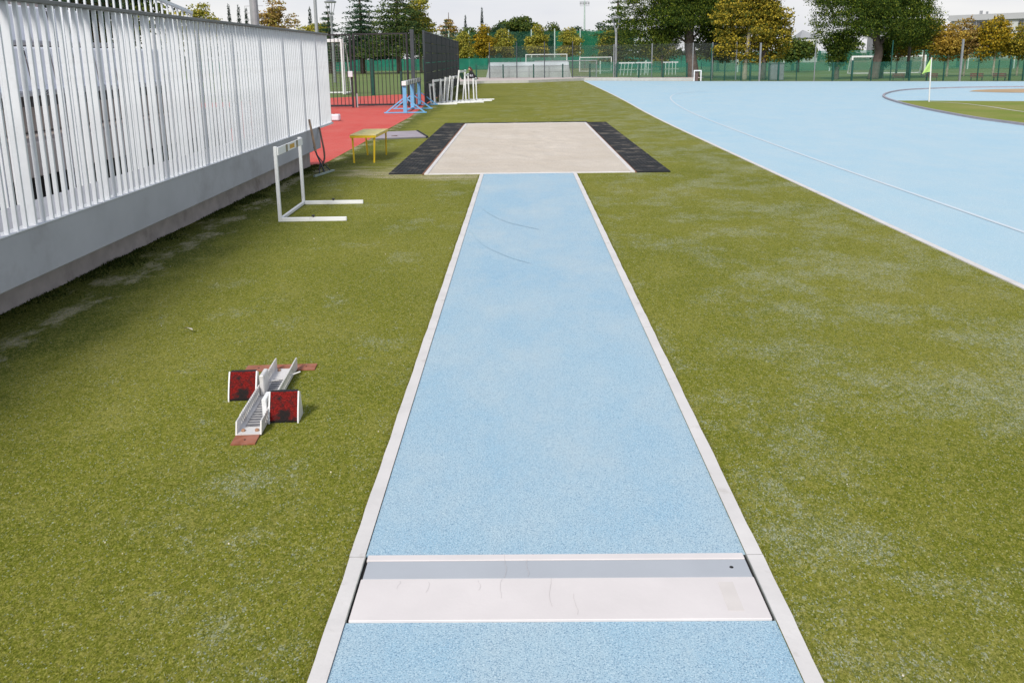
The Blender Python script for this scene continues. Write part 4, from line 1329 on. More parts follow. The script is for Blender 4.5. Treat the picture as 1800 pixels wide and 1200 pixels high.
def leaves(name, parent, lobes, n, size, mat, up=0.0, seed=0, gap=0.25, aspect=1.0, flat=0.0):
    """leaf cards scattered through ellipsoid lobes: centre(3), radii(3); thinner inside, ragged outside"""
    r = np.random.default_rng(seed)
    lobes = np.array(lobes, float)
    vol = np.prod(lobes[:, 3:6], axis=1) ** 0.67
    cnt = r.multinomial(n, vol / vol.sum())
    P = []
    for L, c in zip(lobes, cnt):
        d = r.normal(size=(c, 3))
        d /= np.linalg.norm(d, axis=1)[:, None]
        rad = r.uniform(0.25, 1.0, c) ** 0.45 * (1 + 0.16 * r.normal(size=c))
        P.append(L[:3] + d * rad[:, None] * L[3:6])
    P = np.concatenate(P)
    # carve ragged gaps with a cheap 3-D value pattern
    k = 2 * math.pi / (np.mean(lobes[:, 3:6]) * 1.1)
    g = np.sin(P[:, 0] * k + seed) * np.sin(P[:, 1] * k * 1.1 + 2 * seed) + np.sin(P[:, 2] * k * 1.3 + 3 * seed) * 0.7
    P = P[(g > np.quantile(g, gap))]
    c = len(P)
    a = r.normal(size=(c, 3))
    a[:, 2] = a[:, 2] * (1 - flat) + up * 2.2
    a /= np.linalg.norm(a, axis=1)[:, None]
    q = r.normal(size=(c, 3))
    if flat:
        q[:, 2] *= (1 - flat)
    bq = np.cross(a, q)
    bq /= np.linalg.norm(bq, axis=1)[:, None] + 1e-9
    s = size * r.uniform(0.6, 1.35, c)[:, None]
    A, B = a * s * 0.5, bq * s * 0.5 / aspect
    V = np.stack([P - A, P + B * 0.9 - A * .1, P + A, P - B * 0.9 + A * .1], axis=1).reshape(-1, 3)
    me = bpy.data.meshes.new(name)
    me.vertices.add(len(V))
    me.vertices.foreach_set('co', V.astype(np.float32).ravel())
    me.loops.add(c * 4)
    me.loops.foreach_set('vertex_index', np.arange(c * 4, dtype=np.int32))
    me.polygons.add(c)
    me.polygons.foreach_set('loop_start', np.arange(0, c * 4, 4, dtype=np.int32))
    me.polygons.foreach_set('loop_total', np.full(c, 4, dtype=np.int32))
    me.materials.append(MATS[mat])
    me.update()
    me.validate()
    return link(name, me, parent)


def tree(name, label, cat, loc, lobes, n, size, mat, trunk, bark='bark', limbs=(), group=None, **kw):
    o = thing(name, label, cat, loc, 0, group)
    n, size = int(n * 2.3), size * 0.66
    tk_ = MB()
    pts, rad = trunk
    tk_.tube(smooth_line(pts, 3), [float(x) for x in np.interp(np.linspace(0, 1, 3 * (len(pts) - 1) + 1), np.linspace(0, 1, len(rad)), rad)], bark, 10)
    for lp, lr in limbs:
        tk_.tube(smooth_line(lp, 3), [float(x) for x in np.linspace(lr, lr * .3, 3 * (len(lp) - 1) + 1)], bark, 6)
    tk_.build('trunk', o, smooth=True)
    leaves('crown', o, lobes, n, size, mat, seed=int(abs(loc[0] * 13 + loc[1] * 7)) % 97 + 1, **kw)
    return o


def blob(cx, cz, rx, rz_, n, rs, seed, ry=None, cy=0):
    r = np.random.default_rng(seed)
    out = []
    for _ in range(n):
        d = r.normal(size=3)
        d /= np.linalg.norm(d)
        u = r.uniform(0.15, 0.9)
        s = rs * r.uniform(0.7, 1.25)
        out.append((cx + d[0] * rx * u, cy + d[1] * (ry or rx) * u, cz + d[2] * rz_ * u, s, s, s * 0.8))
    return out


# big dark pine right of the lamp
tree('pine_tree', 'big dark pine with a thick trunk right of the lamp post', 'tree', (11.1, 58.2, 0),
     blob(-0.4, 5.2, 4.5, 3.4, 80, .85, 4, 2.6) + [(-3.6, 0, 2.6, 1.1, 1, .8), (-2.4, -.6, 2.1, 1.1, 1, .7), (-2.9, .4, 1.8, 1.0, 1, .6), (-1.4, 0, 1.7, .9, .9, .6), (3.0, 0, 3.2, 1.2, 1, .9), (1.6, .4, 3.0, 1, 1, .8), (1.0, -.3, 3.3, .9, .8, .7), (2.3, -.2, 2.75, .9, .8, .6), (3.1, .2, 2.6, .8, .8, .5), (.5, .6, 3.6, 1, .8, .8), (-.9, .5, 3.0, .9, .8, .7), (-1.9, .3, 2.7, .9, .8, .7), (-3.2, -.2, 3.2, 1, .9, .8), (2.6, 0, 3.9, 1.2, 1, .9), (-2.2, -.4, 3.7, 1.1, .9, .8), (-3.9, .2, 4.2, 1, 1, .9), (3.6, 0, 4.8, 1.2, 1, 1), (0, -1.6, 4.0, 1.3, .8, .9), (-.6, -1.7, 3.6, 1.0, .6, .6), (.9, -1.6, 4.3, 1.2, .8, .9), (1.9, -1.2, 3.7, 1.0, .7, .8), (-1.8, -1.4, 4.2, 1.2, .8, .9), (-3.2, -.6, 5.2, 1.3, 1, 1.1), (3.3, -.5, 5.6, 1.3, 1, 1.1), (-4.0, 0, 3.2, .9, .8, .7), (3.9, -.3, 3.5, .9, .8, .7)],
     62000, 0.20, 'pine_needles', ([(0.25, 0, -.1), (0.05, 0, 1.2), (-0.15, 0, 2.6), (0.0, .1, 4.4), (0.3, 0, 6.5)], [.42, .36, .3, .24, .14]),
     limbs=(([(-.15, 0, 2.4), (.6, .2, 3.0), (1.6, .3, 3.9)], .10), ([(-.1, 0, 2.9), (-1.2, .2, 3.4), (-2.6, .3, 4.0)], .14), ([(0, 0, 3.6), (1.0, .3, 4.6), (2.2, .4, 5.4)], .12), ([(-.15, 0, 2.2), (-.9, -.3, 2.6), (-1.9, -.4, 2.7)], .09)), up=0.35, aspect=2.2, gap=0.16)
tree('pine_sprays', 'lighter pine boughs hanging low in front of the dark pine', 'tree', (8.9, 57.6, 0),
     [(0, 0, 2.75, .55, .5, .5), (.25, 0, 2.4, .55, .5, .4), (-.3, 0, 3.0, .4, .4, .3), (.7, .1, 2.9, .5, .4, .35)], 1300, 0.26, 'pine_light',
     ([(0.3, 0.2, -.1), (.28, .2, 1.2), (0.25, .2, 2.6)], [.05, .045, .03]), up=0.5, aspect=2.2, gap=0.2)
# gold plane tree
tree('plane_tree', 'gold autumn plane tree with a pale trunk beside the dark pine', 'tree', (13.7, 54.4, -0.02),
     blob(0.45, 3.8, 2.6, 2.7, 48, .64, 9, 1.6) + [(-1.0, 0, 2.3, .6, .6, .5), (-.2, 0, 1.5, .7, .6, .4), (1.6, 0, 1.9, .7, .6, .5), (2.3, 0, 3.0, .6, .6, .6), (0.6, 0, 1.2, .6, .6, .3), (-1.5, 0, 1.8, .6, .5, .4), (1.9, .2, 1.4, .6, .5, .4)],
     15000, 0.18, 'autumn_mixed', ([(0, 0, -.05), (0.02, 0, 0.9), (0.1, 0, 2.0), (.3, 0, 4.6)], [.17, .13, .11, .05]), bark='bark_pale',
     limbs=(([(.05, 0, 1.4), (.8, .1, 2.4), (1.5, .1, 3.2)], .06),), gap=0.34)
tree('shrub_tree', 'low dark foliage between the pine trunk and gold tree', 'tree', (12.6, 58.5, 0),
     [(0, 0, 1.9, .9, .6, .7), (.8, 0, 1.6, .7, .6, .6), (-.7, 0, 2.2, .7, .6, .6), (.3, 0, 2.7, .9, .6, .6), (1.3, 0, 2.4, .8, .6, .7)], 2600, .2, 'leaf_green', ([(0, 0, -.05), (0, 0, 1.0), (.1, 0, 2.4)], [.08, .07, .03]), gap=.2)
tree('plane_tree', 'dark trunked gold tree behind the grey container', 'tree', (14.75, 54.2, -0.02),
     blob(0.4, 3.4, 1.5, 2.2, 16, .6, 19, 1.2) + [(.2, 0, 1.35, .8, .6, .35)], 4500, 0.18, 'autumn_mixed', ([(0, 0, -.05), (0, 0, 1.2), (.1, 0, 4.0)], [.22, .19, .06]), gap=0.35)
# leaning pine group
tree('pine_tree', 'leaning thick pine with bright green tips beyond the bend', 'tree', (20.9, 52.6, -0.02),
     blob(-.2, 4.2, 3.7, 2.7, 80, .72, 14, 2.2) + [(-3.0, 0, 2.6, .9, .8, .6), (-1.9, 0, 2.3, .8, .7, .5), (1.3, 0, 2.2, .9, .8, .6), (2.4, 0, 2.4, .8, .7, .6), (-3.3, 0, 3.4, .8, .7, .6), (0, -1.5, 3.3, 1.1, .7, .8), (-.9, -1.4, 2.9, .9, .6, .6), (.8, -1.4, 2.8, .9, .6, .6), (-2.0, -1.0, 3.4, 1.1, .8, .8), (-2.9, -.5, 4.2, 1.1, .8, .9), (-3.6, 0, 4.9, .9, .8, .8), (2.6, -.5, 3.4, 1.0, .8, .9), (1.6, -1.2, 3.6, 1.0, .8, .8), (2.9, 0, 2.9, .7, .6, .6)],
     46000, 0.18, 'pine_needles', ([(-.1, 0, -.05), (0.02, 0, .8), (.15, 0, 1.7), (-.1, 0, 2.5), (.2, 0, 4.5)], [.34, .27, .22, .19, .08]),
     limbs=(([(.1, 0, 1.9), (.9, .1, 2.9), (1.9, .1, 3.8)], .12), ([(-.05, 0, 2.3), (-1.1, .1, 2.9), (-2.4, .2, 3.5)], .12), ([(-2.6, 0, 3.6), (-3.0, 0, 4.4), (-3.5, 0, 5.4)], .09)), up=0.5, aspect=2.2, gap=0.14)
tree('pine_tree', 'slim pine with a low dark crown left of the leaning pine', 'tree', (18.75, 52.9, -0.02),
     [(-.05, 0, 1.15, .62, .5, .5), (.05, 0, 1.7, .75, .6, .6), (-.4, 0, 2.2, .6, .6, .5), (.4, 0, 2.4, .6, .6, .5)], 2600, 0.2, 'pine_needles', ([(0, 0, -.05), (.02, 0, .7), (0, 0, 2.2)], [.15, .13, .06]), up=.2, aspect=2, gap=0.15)
tree('pine_tree', 'small dark pine behind the leaning trunk, right side', 'tree', (21.85, 54.0, -0.02),
     [(0, 0, 1.05, .5, .5, .45), (.05, 0, 1.5, .6, .5, .5), (.1, 0, 2.0, .7, .5, .5)], 1900, 0.2, 'pine_needles', ([(0, 0, -.05), (0, 0, .6), (0, 0, 1.9)], [.14, .12, .05]), up=.2, aspect=2, gap=0.15)
tree('young_pine', 'sparse upright pine tips right of the leaning pine', 'tree', (23.6, 54.4, -0.02),
     [(.0, 0, 3.3, .6, .5, .7), (.4, 0, 3.9, .5, .5, .6), (-.4, 0, 3.9, .5, .5, .6), (.2, 0, 2.6, .7, .6, .6), (.0, 0, 4.6, .5, .5, .5)], 1500, 0.24, 'pine_light', ([(0, 0, -.05), (0, 0, 1.5), (.1, 0, 4.4)], [.10, .09, .03]), up=.9, aspect=2.4, gap=0.3)
# yellow row on the right
YR = [(25.2, 56, 4.2, 1.0, 'autumn_mixed', 'tallest yellow tree next to the leaning pine'), (26.55, 55.6, 3.05, .95, 'autumn_orange', 'orange tree right of the corner flag'),
      (27.9, 56.2, 3.45, .9, 'autumn_russet', 'russet young tree below the roof corner'), (29.3, 55.4, 3.5, 1.05, 'autumn_gold', 'bright gold tree in front of the pale building'),
      (31.0, 55.8, 3.0, 1.0, 'autumn_mixed', 'yellow tree under the building windows'), (32.7, 55.2, 3.0, 1.0, 'autumn_russet', 'brownish tree at the picture edge before the building')]
for k, (x, y, h, rd, mt, lb) in enumerate(YR):
    tree('autumn_tree', lb, 'tree', (x, y, -.02), blob(0, h * .62, rd * 1.45, h * .36, 34, .50, 30 + k, .9) + [(0, 0, h * .95, .35, .35, .4)], 5600, 0.16, mt,
         ([(0, 0, -.05), (.02, 0, 1.0), (0, 0, h * .8)], [.075, .06, .02]), bark='bark_pale', group='yellow autumn trees along the far bend', gap=0.28)
for k, (x, y, h, lb) in enumerate(((34.6, 54.8, 3.4, 'yellow tree just past the picture edge'), (24.2, 57.5, 3.2, 'amber tree tucked behind the pine tips'))):
    tree('autumn_tree', lb, 'tree', (x, y, -.02), blob(0, h * .60, .95, h * .28, 14, .42, 60 + k, .8), 2000, 0.17, 'autumn_orange', ([(0, 0, -.05), (.02, 0, 1.0), (0, 0, h * .8)], [.075, .06, .02]), bark='bark_pale', group='yellow autumn trees along the far bend', gap=0.28)
# young trees before the nets
YT = [(-7.3, 5.0, 'autumn_green', 'yellow-green young tree right of the black screen'), (-4.6, 5.9, 'autumn_gold', 'young tree with an orange top by the far net'), (-2.2, 5.3, 'autumn_green', 'green-yellow young tree between two net poles'),
      (2.3, 5.9, 'autumn_green', 'tall yellow-green tree over the far goal'), (6.4, 5.3, 'autumn_green', 'round yellowish young tree left of the mast'), (11.6, 4.9, 'autumn_green', 'yellow-green tree behind the grey lamp post')]
for k, (x, h, mt, lb) in enumerate(YT):
    tree('young_tree', lb, 'tree', (x, 115.5, -.03), blob(0, h * .55, 1.75, h * .33, 30, .66, 80 + k, 1.2) + [(0, 0, h * .84, .8, .8, .7)], 4600, 0.28, mt,
         ([(0, 0, -.05), (0, 0, 1.3), (0, 0, h * .8)], [.08, .07, .02]), bark='bark_pale', group='young autumn trees along the far net', gap=0.22)
# distant trees
tree('stone_pine', 'broad rounded pine rising behind the far net', 'tree', (-.4, 138, -.05), blob(0, 5.7, 3.9, 1.3, 40, 1.0, 101, 2) + [(2.9, 0, 4.9, 1.5, 1.2, .9), (4.6, 0, 4.5, 1.3, 1.2, .9), (-2.2, 0, 4.2, 1.3, 1, 1)], 9000, 0.42, 'leaf_green', ([(0, 0, 0), (0, 0, 3), (0, 0, 5.5)], [.3, .26, .15]), gap=0.15)
BG = [(-6.0, 133, 5.0, 2.2, 'leaf_green', 'green tree between the first two young trees'), (-1.9, 132, 4.6, 2.3, 'leaf_dark', 'dark tree filling the gap under the stone pine'), (10.3, 132, 4.9, 2.2, 'leaf_green', 'green tree right behind the mast foot'), (14.8, 133, 5.2, 2.4, 'leaf_dark', 'dark tree behind the flat-branched cedar'), (-11.2, 134, 4.6, 1.6, 'leaf_dark', 'dark bush tree behind the black screen'), (-8.0, 138, 5.3, 1.7, 'leaf_green', 'green tree behind the yellow-green young tree'), (-4.4, 136, 6.4, 1.8, 'leaf_dark', 'dark tree under the thin cypress spire'),
      (3.6, 134, 5.0, 2.2, 'leaf_dark', 'dark green tree between stone pine and mast'), (5.6, 139, 6.6, 1.8, 'leaf_green', 'green tree left of the mast top'), (8.4, 136, 6.2, 1.7, 'leaf_dark', 'dark bushy tree just left of the mast'), (12.4, 136, 5.6, 2.0, 'leaf_dark', 'dark tree behind the emerald net right of the mast'), (0.4, 130, 4.2, 2.0, 'leaf_dark', 'dark low tree behind the white goal')]
for k, (x, y, h, rd, mt, lb) in enumerate(BG):
    h += 1.0
    tree('broadleaf_tree', lb, 'tree', (x, y, -.05), blob(0, h * .55, rd * 1.35, h * .36, 30, 1.0, 120 + k, 1.4), 4600, 0.36, mt, ([(0, 0, 0), (0, 0, h * .8)], [.18, .05]), group='distant green trees', gap=0.18)
# cypress spires
for k, (x, y, h, lb) in enumerate(((-6.3, 150, 9.4, 'thin dark cypress spire above the orange-topped tree'), (-9.2, 152, 8.3, 'faint bare spire left of the cypress'), (-38.8, 120, 8.6, 'first of three cypress spires above the fence'), (-37.5, 120, 8.5, 'middle of three cypress spires above the fence'), (-36.5, 120, 8.1, 'cypress spire closest to the thick pole'), (-28.0, 120, 8.2, 'lone cypress tip left of the thin pole'))):
    tree('cypress', lb, 'tree', (x, y, -.05), [(0, 0, h * (i + .5) / 10, .62 * (1 - i / 10.5) + .10, .62 * (1 - i / 10.5) + .10, h / 11) for i in range(10)], 2600, 0.22, 'cypress_green', ([(0, 0, 0), (0, 0, h * .95)], [.12, .02]), group='cypress spires on the skyline', up=1.2, aspect=2, gap=0.08)


def conifer(label, loc, h, rb, mat, n, seed, name='cedar_tree', z0=1.0, gap=.2):
    r = np.random.default_rng(seed)
    lobes = []
    tiers = int(h / .66)
    for i in range(tiers):
        u = i / (tiers - 1)
        z = z0 + (h - z0) * u
        rad = rb * (1 - u) ** 0.8 * r.uniform(.8, 1.1) + .15
        m_ = max(3, int(9 * (1 - u) + 2))
        for j in range(m_):
            a = 2 * math.pi * j / m_ + r.uniform(0, .8) + i
            for q in (.18, .5, .86):
                lobes.append((math.cos(a) * rad * q, math.sin(a) * rad * q, z + r.uniform(-.06, .06) - .14 * q * q * rad, rad * .30 + .12, rad * .30 + .12, .14 + .05 * rad))
    return tree(name, label, 'tree', loc, lobes, n, .30, mat, ([(0, 0, -.05), (0, 0, h * .5), (0, 0, h * .97)], [.3, .2, .03]), gap=gap, flat=.55, aspect=1.6, group='conifers beyond the railing')


conifer('wide tiered cedar behind the black railing', (-12.8, 94, -.03), 9.8, 4.4, 'cedar_needles', 14000, 5, z0=2.5)
conifer('blue-green spruce left of the wide cedar', (-17.0, 96, -.03), 9.4, 3.0, 'spruce_needles', 9000, 6, 'spruce_tree', z0=2.0)
conifer('dark conifer above the end of the picket fence', (-21.3, 100, -.03), 7.2, 2.2, 'spruce_needles', 4500, 7, 'spruce_tree', z0=1.7)
conifer('flat-branched cedar left of the dark pine', (10.0, 92, -.03), 8.2, 2.6, 'cedar_needles', 5200, 8, z0=1.2, gap=.3)
conifer('small dark conifer right of the yellow plane', (-9.9, 120, -.03), 6.3, 1.5, 'spruce_needles', 2200, 9, 'spruce_tree', z0=.6)
tree('plane_tree', 'tall yellowing plane tree right of the wide cedar', 'tree', (-10.9, 98, -.03), blob(0, 5.3, 1.9, 4.2, 34, .75, 203, 1.6), 6200, .27, 'autumn_green', ([(0, 0, 0), (0, 0, 2), (.1, 0, 8)], [.2, .17, .05]), bark='bark_pale', gap=.34)
tree('plane_tree', 'sparse russet tree left of the thin spire', 'tree', (-9.9, 124, -.03), blob(0, 4.6, 1.25, 3.6, 22, .62, 204, 1.2), 2600, .28, 'autumn_russet', ([(0, 0, 0), (0, 0, 2), (.1, 0, 7.6)], [.15, .12, .04]), gap=.4)
tree('plane_tree', 'low russet tree below the spire right of the screen', 'tree', (-12.6, 126, -.03), blob(0, 3.3, 1.6, 1.6, 14, .62, 214, 1.2), 2000, .28, 'autumn_russet', ([(0, 0, 0), (0, 0, 2), (.1, 0, 4)], [.12, .1, .04]), gap=.3)
tree('plane_tree', 'yellow tree right of the thick floodlight pole', 'tree', (-19.2, 70, -.03), blob(0, 3.9, 1.6, 3.0, 32, .6, 205, 1.4), 5600, .21, 'autumn_russet', ([(0, 0, 0), (0, 0, 2), (.1, 0, 5.6)], [.15, .13, .05]), bark='bark_pale', gap=.36)
tree('plane_tree', 'green and gold tree over the end of the stair railing', 'tree', (-24.6, 68, -.03), blob(0, 3.9, 2.6, 1.9, 32, .75, 206, 2), 6400, .23, 'autumn_green', ([(0, 0, 0), (0, 0, 2), (.1, 0, 5.2)], [.2, .17, .05]), gap=.28)
tree('plane_tree', 'round green-gold tree behind the thin pole', 'tree', (-23.8, 104, -.03), blob(0, 4.0, 2.1, 1.9, 20, .8, 207, 1.6), 3600, .3, 'autumn_green', ([(0, 0, 0), (0, 0, 2), (.1, 0, 5)], [.2, .17, .05]), gap=.22)
tree('evergreen_tree', 'big dark evergreen seen through the stair railing', 'tree', (-17.0, 36, -.03), blob(0, 4.6, 2.9, 3.2, 40, .9, 208, 2), 10000, .25, 'leaf_green', ([(0, 0, 0), (0, 0, 2), (.1, 0, 6.2)], [.25, .2, .05]), gap=.2)
tree('evergreen_tree', 'dark evergreen glimpsed between the pickets near the seats', 'tree', (-13.2, 24, -.03), blob(0, 3.4, 2.4, 2.4, 30, .8, 209, 2), 6500, .22, 'leaf_dark', ([(0, 0, 0), (0, 0, 2), (.1, 0, 4.6)], [.25, .2, .05]), gap=.15)
# trees closing the view on the right behind the fences
for k, (x, y, h, rd, mt, lb) in enumerate(((18.6, 84, 3.2, 2.0, 'leaf_green', 'low green tree behind the dark pine trunk'), (25.0, 82, 2.9, 1.8, 'autumn_green', 'pale green tree between the pines'), (30.5, 84, 3.0, 2.2, 'leaf_green', 'green tree under the leaning pine crown'), (36.5, 86, 3.0, 2.2, 'leaf_dark', 'dark tree behind the yellow row'), (43, 88, 3.2, 2.4, 'leaf_green', 'green tree behind the last yellow trees'), (23.0, 74, 3.5, 1.2, 'leaf_green', 'narrow green tree in the gap left of the pines'), (14.5, 92, 3.4, 2.2, 'autumn_green', 'yellowish tree behind the dark pine'))):
    tree('broadleaf_tree', lb, 'tree', (x, y, -.05), blob(0, h * .58, rd, h * .33, 16, .7, 240 + k, 1.2), 2400, .28, mt, ([(0, 0, 0), (0, 0, h * .8)], [.15, .05]), group='distant green trees', gap=.2)
# far wood closing the horizon
r_ = np.random.default_rng(77)
lob = []
for k in range(150):
    x = -150 + k * 2.4 + r_.uniform(-.8, .8)
    hh = r_.uniform(2.6, 5.0) if x < 28 else r_.uniform(1.2, 2.6)
    lob.append((x, r_.uniform(-4, 4), hh * .5, 2.2, 2.2, hh * .62))
wood = leaves('far_wood', None, lob, 22000, .62, 'leaf_dark', seed=3, gap=.1)
wood.location = (0, 172, -.05)
wood['kind'] = 'stuff'

# ------------------------------------------------------------------ buildings
bd = thing('apartment_building', 'pale flat-roofed building above the yellow trees', 'building', (85.9, 180, -.05), R(-48))
MB().box(0, 40, 0, 12, 0, 7.3, 'building_pale').build('wall', bd)
MB().box(-0.4, 40.4, -0.5, 12.5, 7.301, 8.4, 'roof_grey').build('roof', bd)
for x0, x1 in ((3.9, 8.0), (12.4, 16.5), (21, 25), (30, 34)):
    MB().box(x0, x1, -0.12, -0.004, 3.2, 7.0, 'building_dark').build('window', bd)
    MB().box(x0 + .9, x0 + 1.0, -0.18, -0.122, 3.2, 7.0, 'building_grey').build('mullion', bd)
for x in (2.2, 9.6, 10.9, 18.0, 19.3, 27):
    MB().box(x, x + 0.40, -0.08, -0.004, 4.6, 5.9, 'building_dark').build('window', bd)
MB().box(4.0, 4.4, 3, 3.5, 8.401, 9.2, 'building_grey').build('vent_stack', bd)
MB().box(5.2, 5.5, 3, 3.4, 8.401, 9.0, 'building_grey').build('vent_stack', bd)
b2 = thing('low_building', 'distant grey block left of the pale building', 'building', (80, 200, -.05), R(-6))
MB().box(0, 11, 0, 10, 0, 7.6, 'building_grey').build('wall', b2)
MB().box(-.3, 4.2, -.3, 10.3, 7.61, 8.5, 'building_pale').build('roof', b2)
MB().box(4.6, 11.3, -.3, 10.3, 7.61, 8.1, 'building_pale').build('roof', b2)
b3 = thing('small_house', 'pale house glimpsed between the gold tree and the pines', 'building', (46.9, 150, -.05))
MB().box(0, 3.6, 0, 6, 0, 5.0, 'building_pale').build('wall', b3)
mb = MB()
mb.quad([(-.3, -.3, 5.0), (3.9, -.3, 5.0), (1.2, 3, 6.7)], 'building_grey')
mb.quad([(3.9, -.3, 5.0), (3.9, 6.3, 5.0), (1.2, 3, 6.7)], 'building_grey')
mb.quad([(3.9, 6.3, 5.0), (-.3, 6.3, 5.0), (1.2, 3, 6.7)], 'building_grey')
mb.quad([(-.3, 6.3, 5.0), (-.3, -.3, 5.0), (1.2, 3, 6.7)], 'building_grey')
mb.build('roof', b3)
b3.scale = (.8, .8, .8)
MB().box(1.2, 2.2, -.06, -.004, 2.6, 4.0, 'building_dark').build('window', b3)
# stand of white boards behind the low green fence (stacked seats / banners under netting)
for k, (x, y, lb) in enumerate(((7.9, 70.5, 'first pale stacked frame under the dark pine boughs'), (9.3, 70.8, 'second pale stacked frame under the dark pine boughs'), (11.6, 71.2, 'pale stacked frame nearest the pine trunk'))):
    o = thing('stacked_frame', lb, 'frame', (x, y, -.03), R(8 * k - 6), 'pale stacked frames behind the low fence')
    for i in range(4):
        MB().bar((i * .28, 0, 0), (i * .28 + .12, .3, .95 + .06 * (i % 3)), .05, .05, 'pole_pale').build('strut', o)
    MB().bar((-.1, .3, .98), (1.15, .3, .98), .06, .09, 'sign_white').build('head_rail', o)
    MB().bar((-.1, .1, .45), (1.15, .1, .45), .04, .05, 'pole_pale').build('mid_rail', o)

# ------------------------------------------------------------------ turf fibres and litter
r_ = np.random.default_rng(5)


def blades(n, ymin, ymax, xa, xb, power):
    u = r_.uniform(0, 1, n)
    y = (ymin ** (-power) + u * (ymax ** (-power) - ymin ** (-power))) ** (-1 / power)
    x = r_.uniform(0, 1, n)
    x = np.maximum(xa, -0.72 * y - 0.3) * (1 - x) + np.minimum(xb, 0.72 * y + 0.4) * x
    return x, y


X, Y = blades(300000, 1.55, 12.0, -3.15, 3.34, 0.9)
k = ~((X > -0.563) & (X < 0.753)) & ~((np.abs(X + 1.178 + 0.0593 * (Y - 3.44)) < 0.055) & (Y > 3.36) & (Y < 4.26))
X, Y = X[k], Y[k]
n = len(X)
# extra fringe creeping over the kerb edges
fe = 16000
fy = 1.6 + 10.2 * r_.uniform(0, 1, fe) ** 1.7
side = r_.integers(0, 2, fe)
clump = 0.5 + 0.5 * np.sin(fy * 7.3 + side * 2) * np.sin(fy * 2.9)
fx = np.where(side == 0, -0.566 - np.abs(r_.normal(0, .012, fe)) + .006 * clump, 0.756 + np.abs(r_.normal(0, .012, fe)) - .006 * clump)
X, Y = np.concatenate([X, fx]), np.concatenate([Y, fy])
n = len(X)
hgt = r_.uniform(0.003, 0.009, n) * (0.8 + 0.05 * Y)
wd = r_.uniform(0.0006, 0.0015, n) * (0.8 + 0.16 * Y)
an = r_.uniform(0, 2 * np.pi, n)
lean = r_.uniform(0.3, 1.8, n)
la = r_.uniform(0, 2 * np.pi, n)
P0 = np.stack([X - np.cos(an) * wd, Y - np.sin(an) * wd, np.full(n, -.001)], 1)
P1 = np.stack([X + np.cos(an) * wd, Y + np.sin(an) * wd, np.full(n, -.001)], 1)
P2 = np.stack([X + np.cos(la) * lean * hgt, Y + np.sin(la) * lean * hgt, hgt], 1)
V = np.stack([P0, P1, P2], 1).reshape(-1, 3)
me = bpy.data.meshes.new('turf_pile')
me.vertices.add(n * 3)
me.vertices.foreach_set('co', V.astype(np.float32).ravel())
me.loops.add(n * 3)
me.loops.foreach_set('vertex_index', np.arange(n * 3, dtype=np.int32))
me.polygons.add(n)
me.polygons.foreach_set('loop_start', np.arange(0, n * 3, 3, dtype=np.int32))
me.polygons.foreach_set('loop_total', np.full(n, 3, dtype=np.int32))
me.materials.append(MATS['turf_fibre'])
me.update()
tp = link('turf_pile', me)
tp['kind'] = 'stuff'
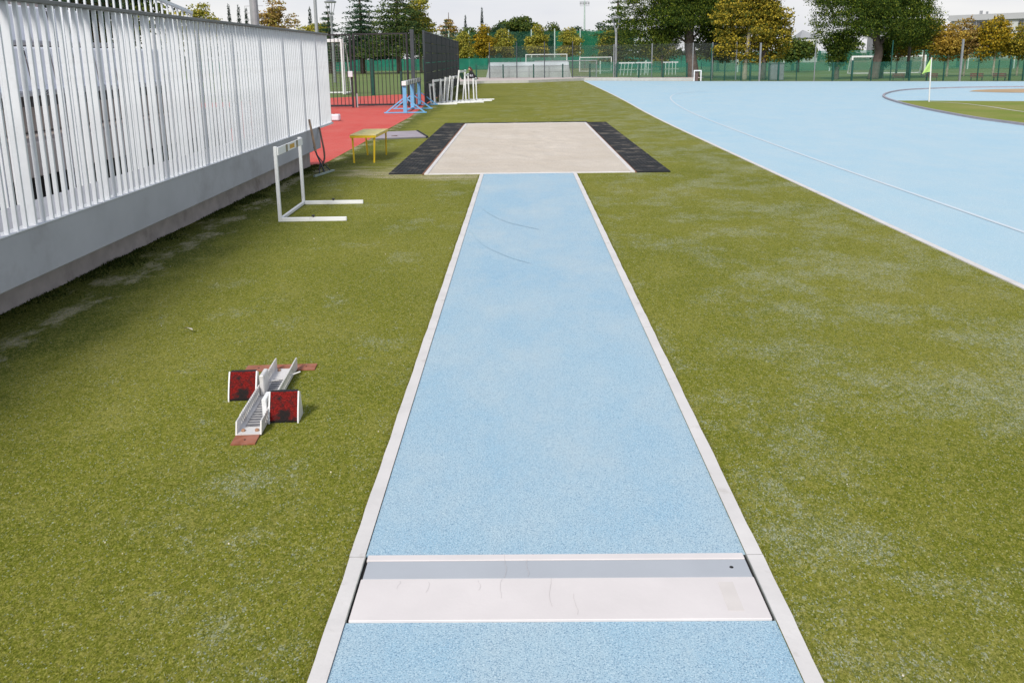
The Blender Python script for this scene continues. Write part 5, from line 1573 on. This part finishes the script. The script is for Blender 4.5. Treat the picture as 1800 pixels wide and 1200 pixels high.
# moss and tufts growing along the wall foot
nm = 17000
my = 1.5 + 11.7 * r_.uniform(0, 1, nm)
dens = 0.5 + 0.28 * np.sin(my * 2.1) + 0.22 * np.sin(my * 5.7 + 1) + 0.2 * np.sin(my * 13 + 2)
keep = r_.uniform(0, 1, nm) < dens
my = my[keep]
dens = dens[keep]
nm = len(my)
mx = -3.56 + (my + 4) * 0.02324 + np.abs(r_.normal(0, 1, nm)) * (0.03 + 0.09 * dens)
mh = r_.uniform(0.004, 0.018, nm) * (0.6 + dens)
ma = r_.uniform(0, 2 * np.pi, nm)
mw = r_.uniform(0.003, 0.009, nm)
ml = r_.uniform(0, 1.2, nm)
V = np.stack([np.stack([mx - np.cos(ma) * mw, my - np.sin(ma) * mw, np.full(nm, -.001)], 1),
              np.stack([mx + np.cos(ma) * mw, my + np.sin(ma) * mw, np.full(nm, -.001)], 1),
              np.stack([mx + np.sin(ma) * ml * mh, my + np.cos(ma) * ml * mh, mh], 1)], 1).reshape(-1, 3)
me = bpy.data.meshes.new('wall_moss')
me.vertices.add(nm * 3)
me.vertices.foreach_set('co', V.astype(np.float32).ravel())
me.loops.add(nm * 3)
me.loops.foreach_set('vertex_index', np.arange(nm * 3, dtype=np.int32))
me.polygons.add(nm)
me.polygons.foreach_set('loop_start', np.arange(0, nm * 3, 3, dtype=np.int32))
me.polygons.foreach_set('loop_total', np.full(nm, 3, dtype=np.int32))
me.materials.append(MATS['moss'])
me.update()
wm_ = link('wall_moss', me)
wm_['kind'] = 'stuff'
# specks of litter on the turf
mb = MB()
for _ in range(150):
    y = 1.9 + 9 * random.random() ** 1.6
    x = random.uniform(max(-3.0, -.62 * y), min(3.3, .62 * y))
    if -0.6 < x < 0.79 or (-1.5 < x < -.9 and 3.2 < y < 4.4):
        continue
    s = random.uniform(.0015, .0035) * (1 + .06 * y)
    a = random.uniform(0, 6.28)
    c, s_ = math.cos(a) * s, math.sin(a) * s
    mb.quad([(x - c, y - s_, .012), (x + s_ * .6, y - c * .6, .016), (x + c, y + s_, .013), (x - s_ * .6, y + c * .6, .011)], 'litter_pale')
lt = mb.build('turf_litter')
lt['kind'] = 'stuff'
mb = MB()
mb.quad([(-.02, 0, .013), (-.004, -.006, .02), (.012, .002, .014), (-.003, .012, .012)], 'litter_pale')
mb.quad([(-.004, -.006, .02), (.012, .002, .014), (.018, -.012, .012)], 'litter_pale')
o = mb.build('dry_leaf', None, loc=(-1.98, 4.9, 0))
o.scale = (1.9, 1.9, 1.9)
tag(o, 'pale curled dry leaf on the turf left of the starting block', 'leaf')
mb = MB()
mb.quad([(-.006, 0, .012), (0, -.005, .016), (.007, 0, .013), (0, .006, .012)], 'litter_red')
tag(mb.build('red_scrap', None, loc=(-1.78, 2.47, 0)), 'tiny red scrap on the turf by the picture edge', 'scrap')
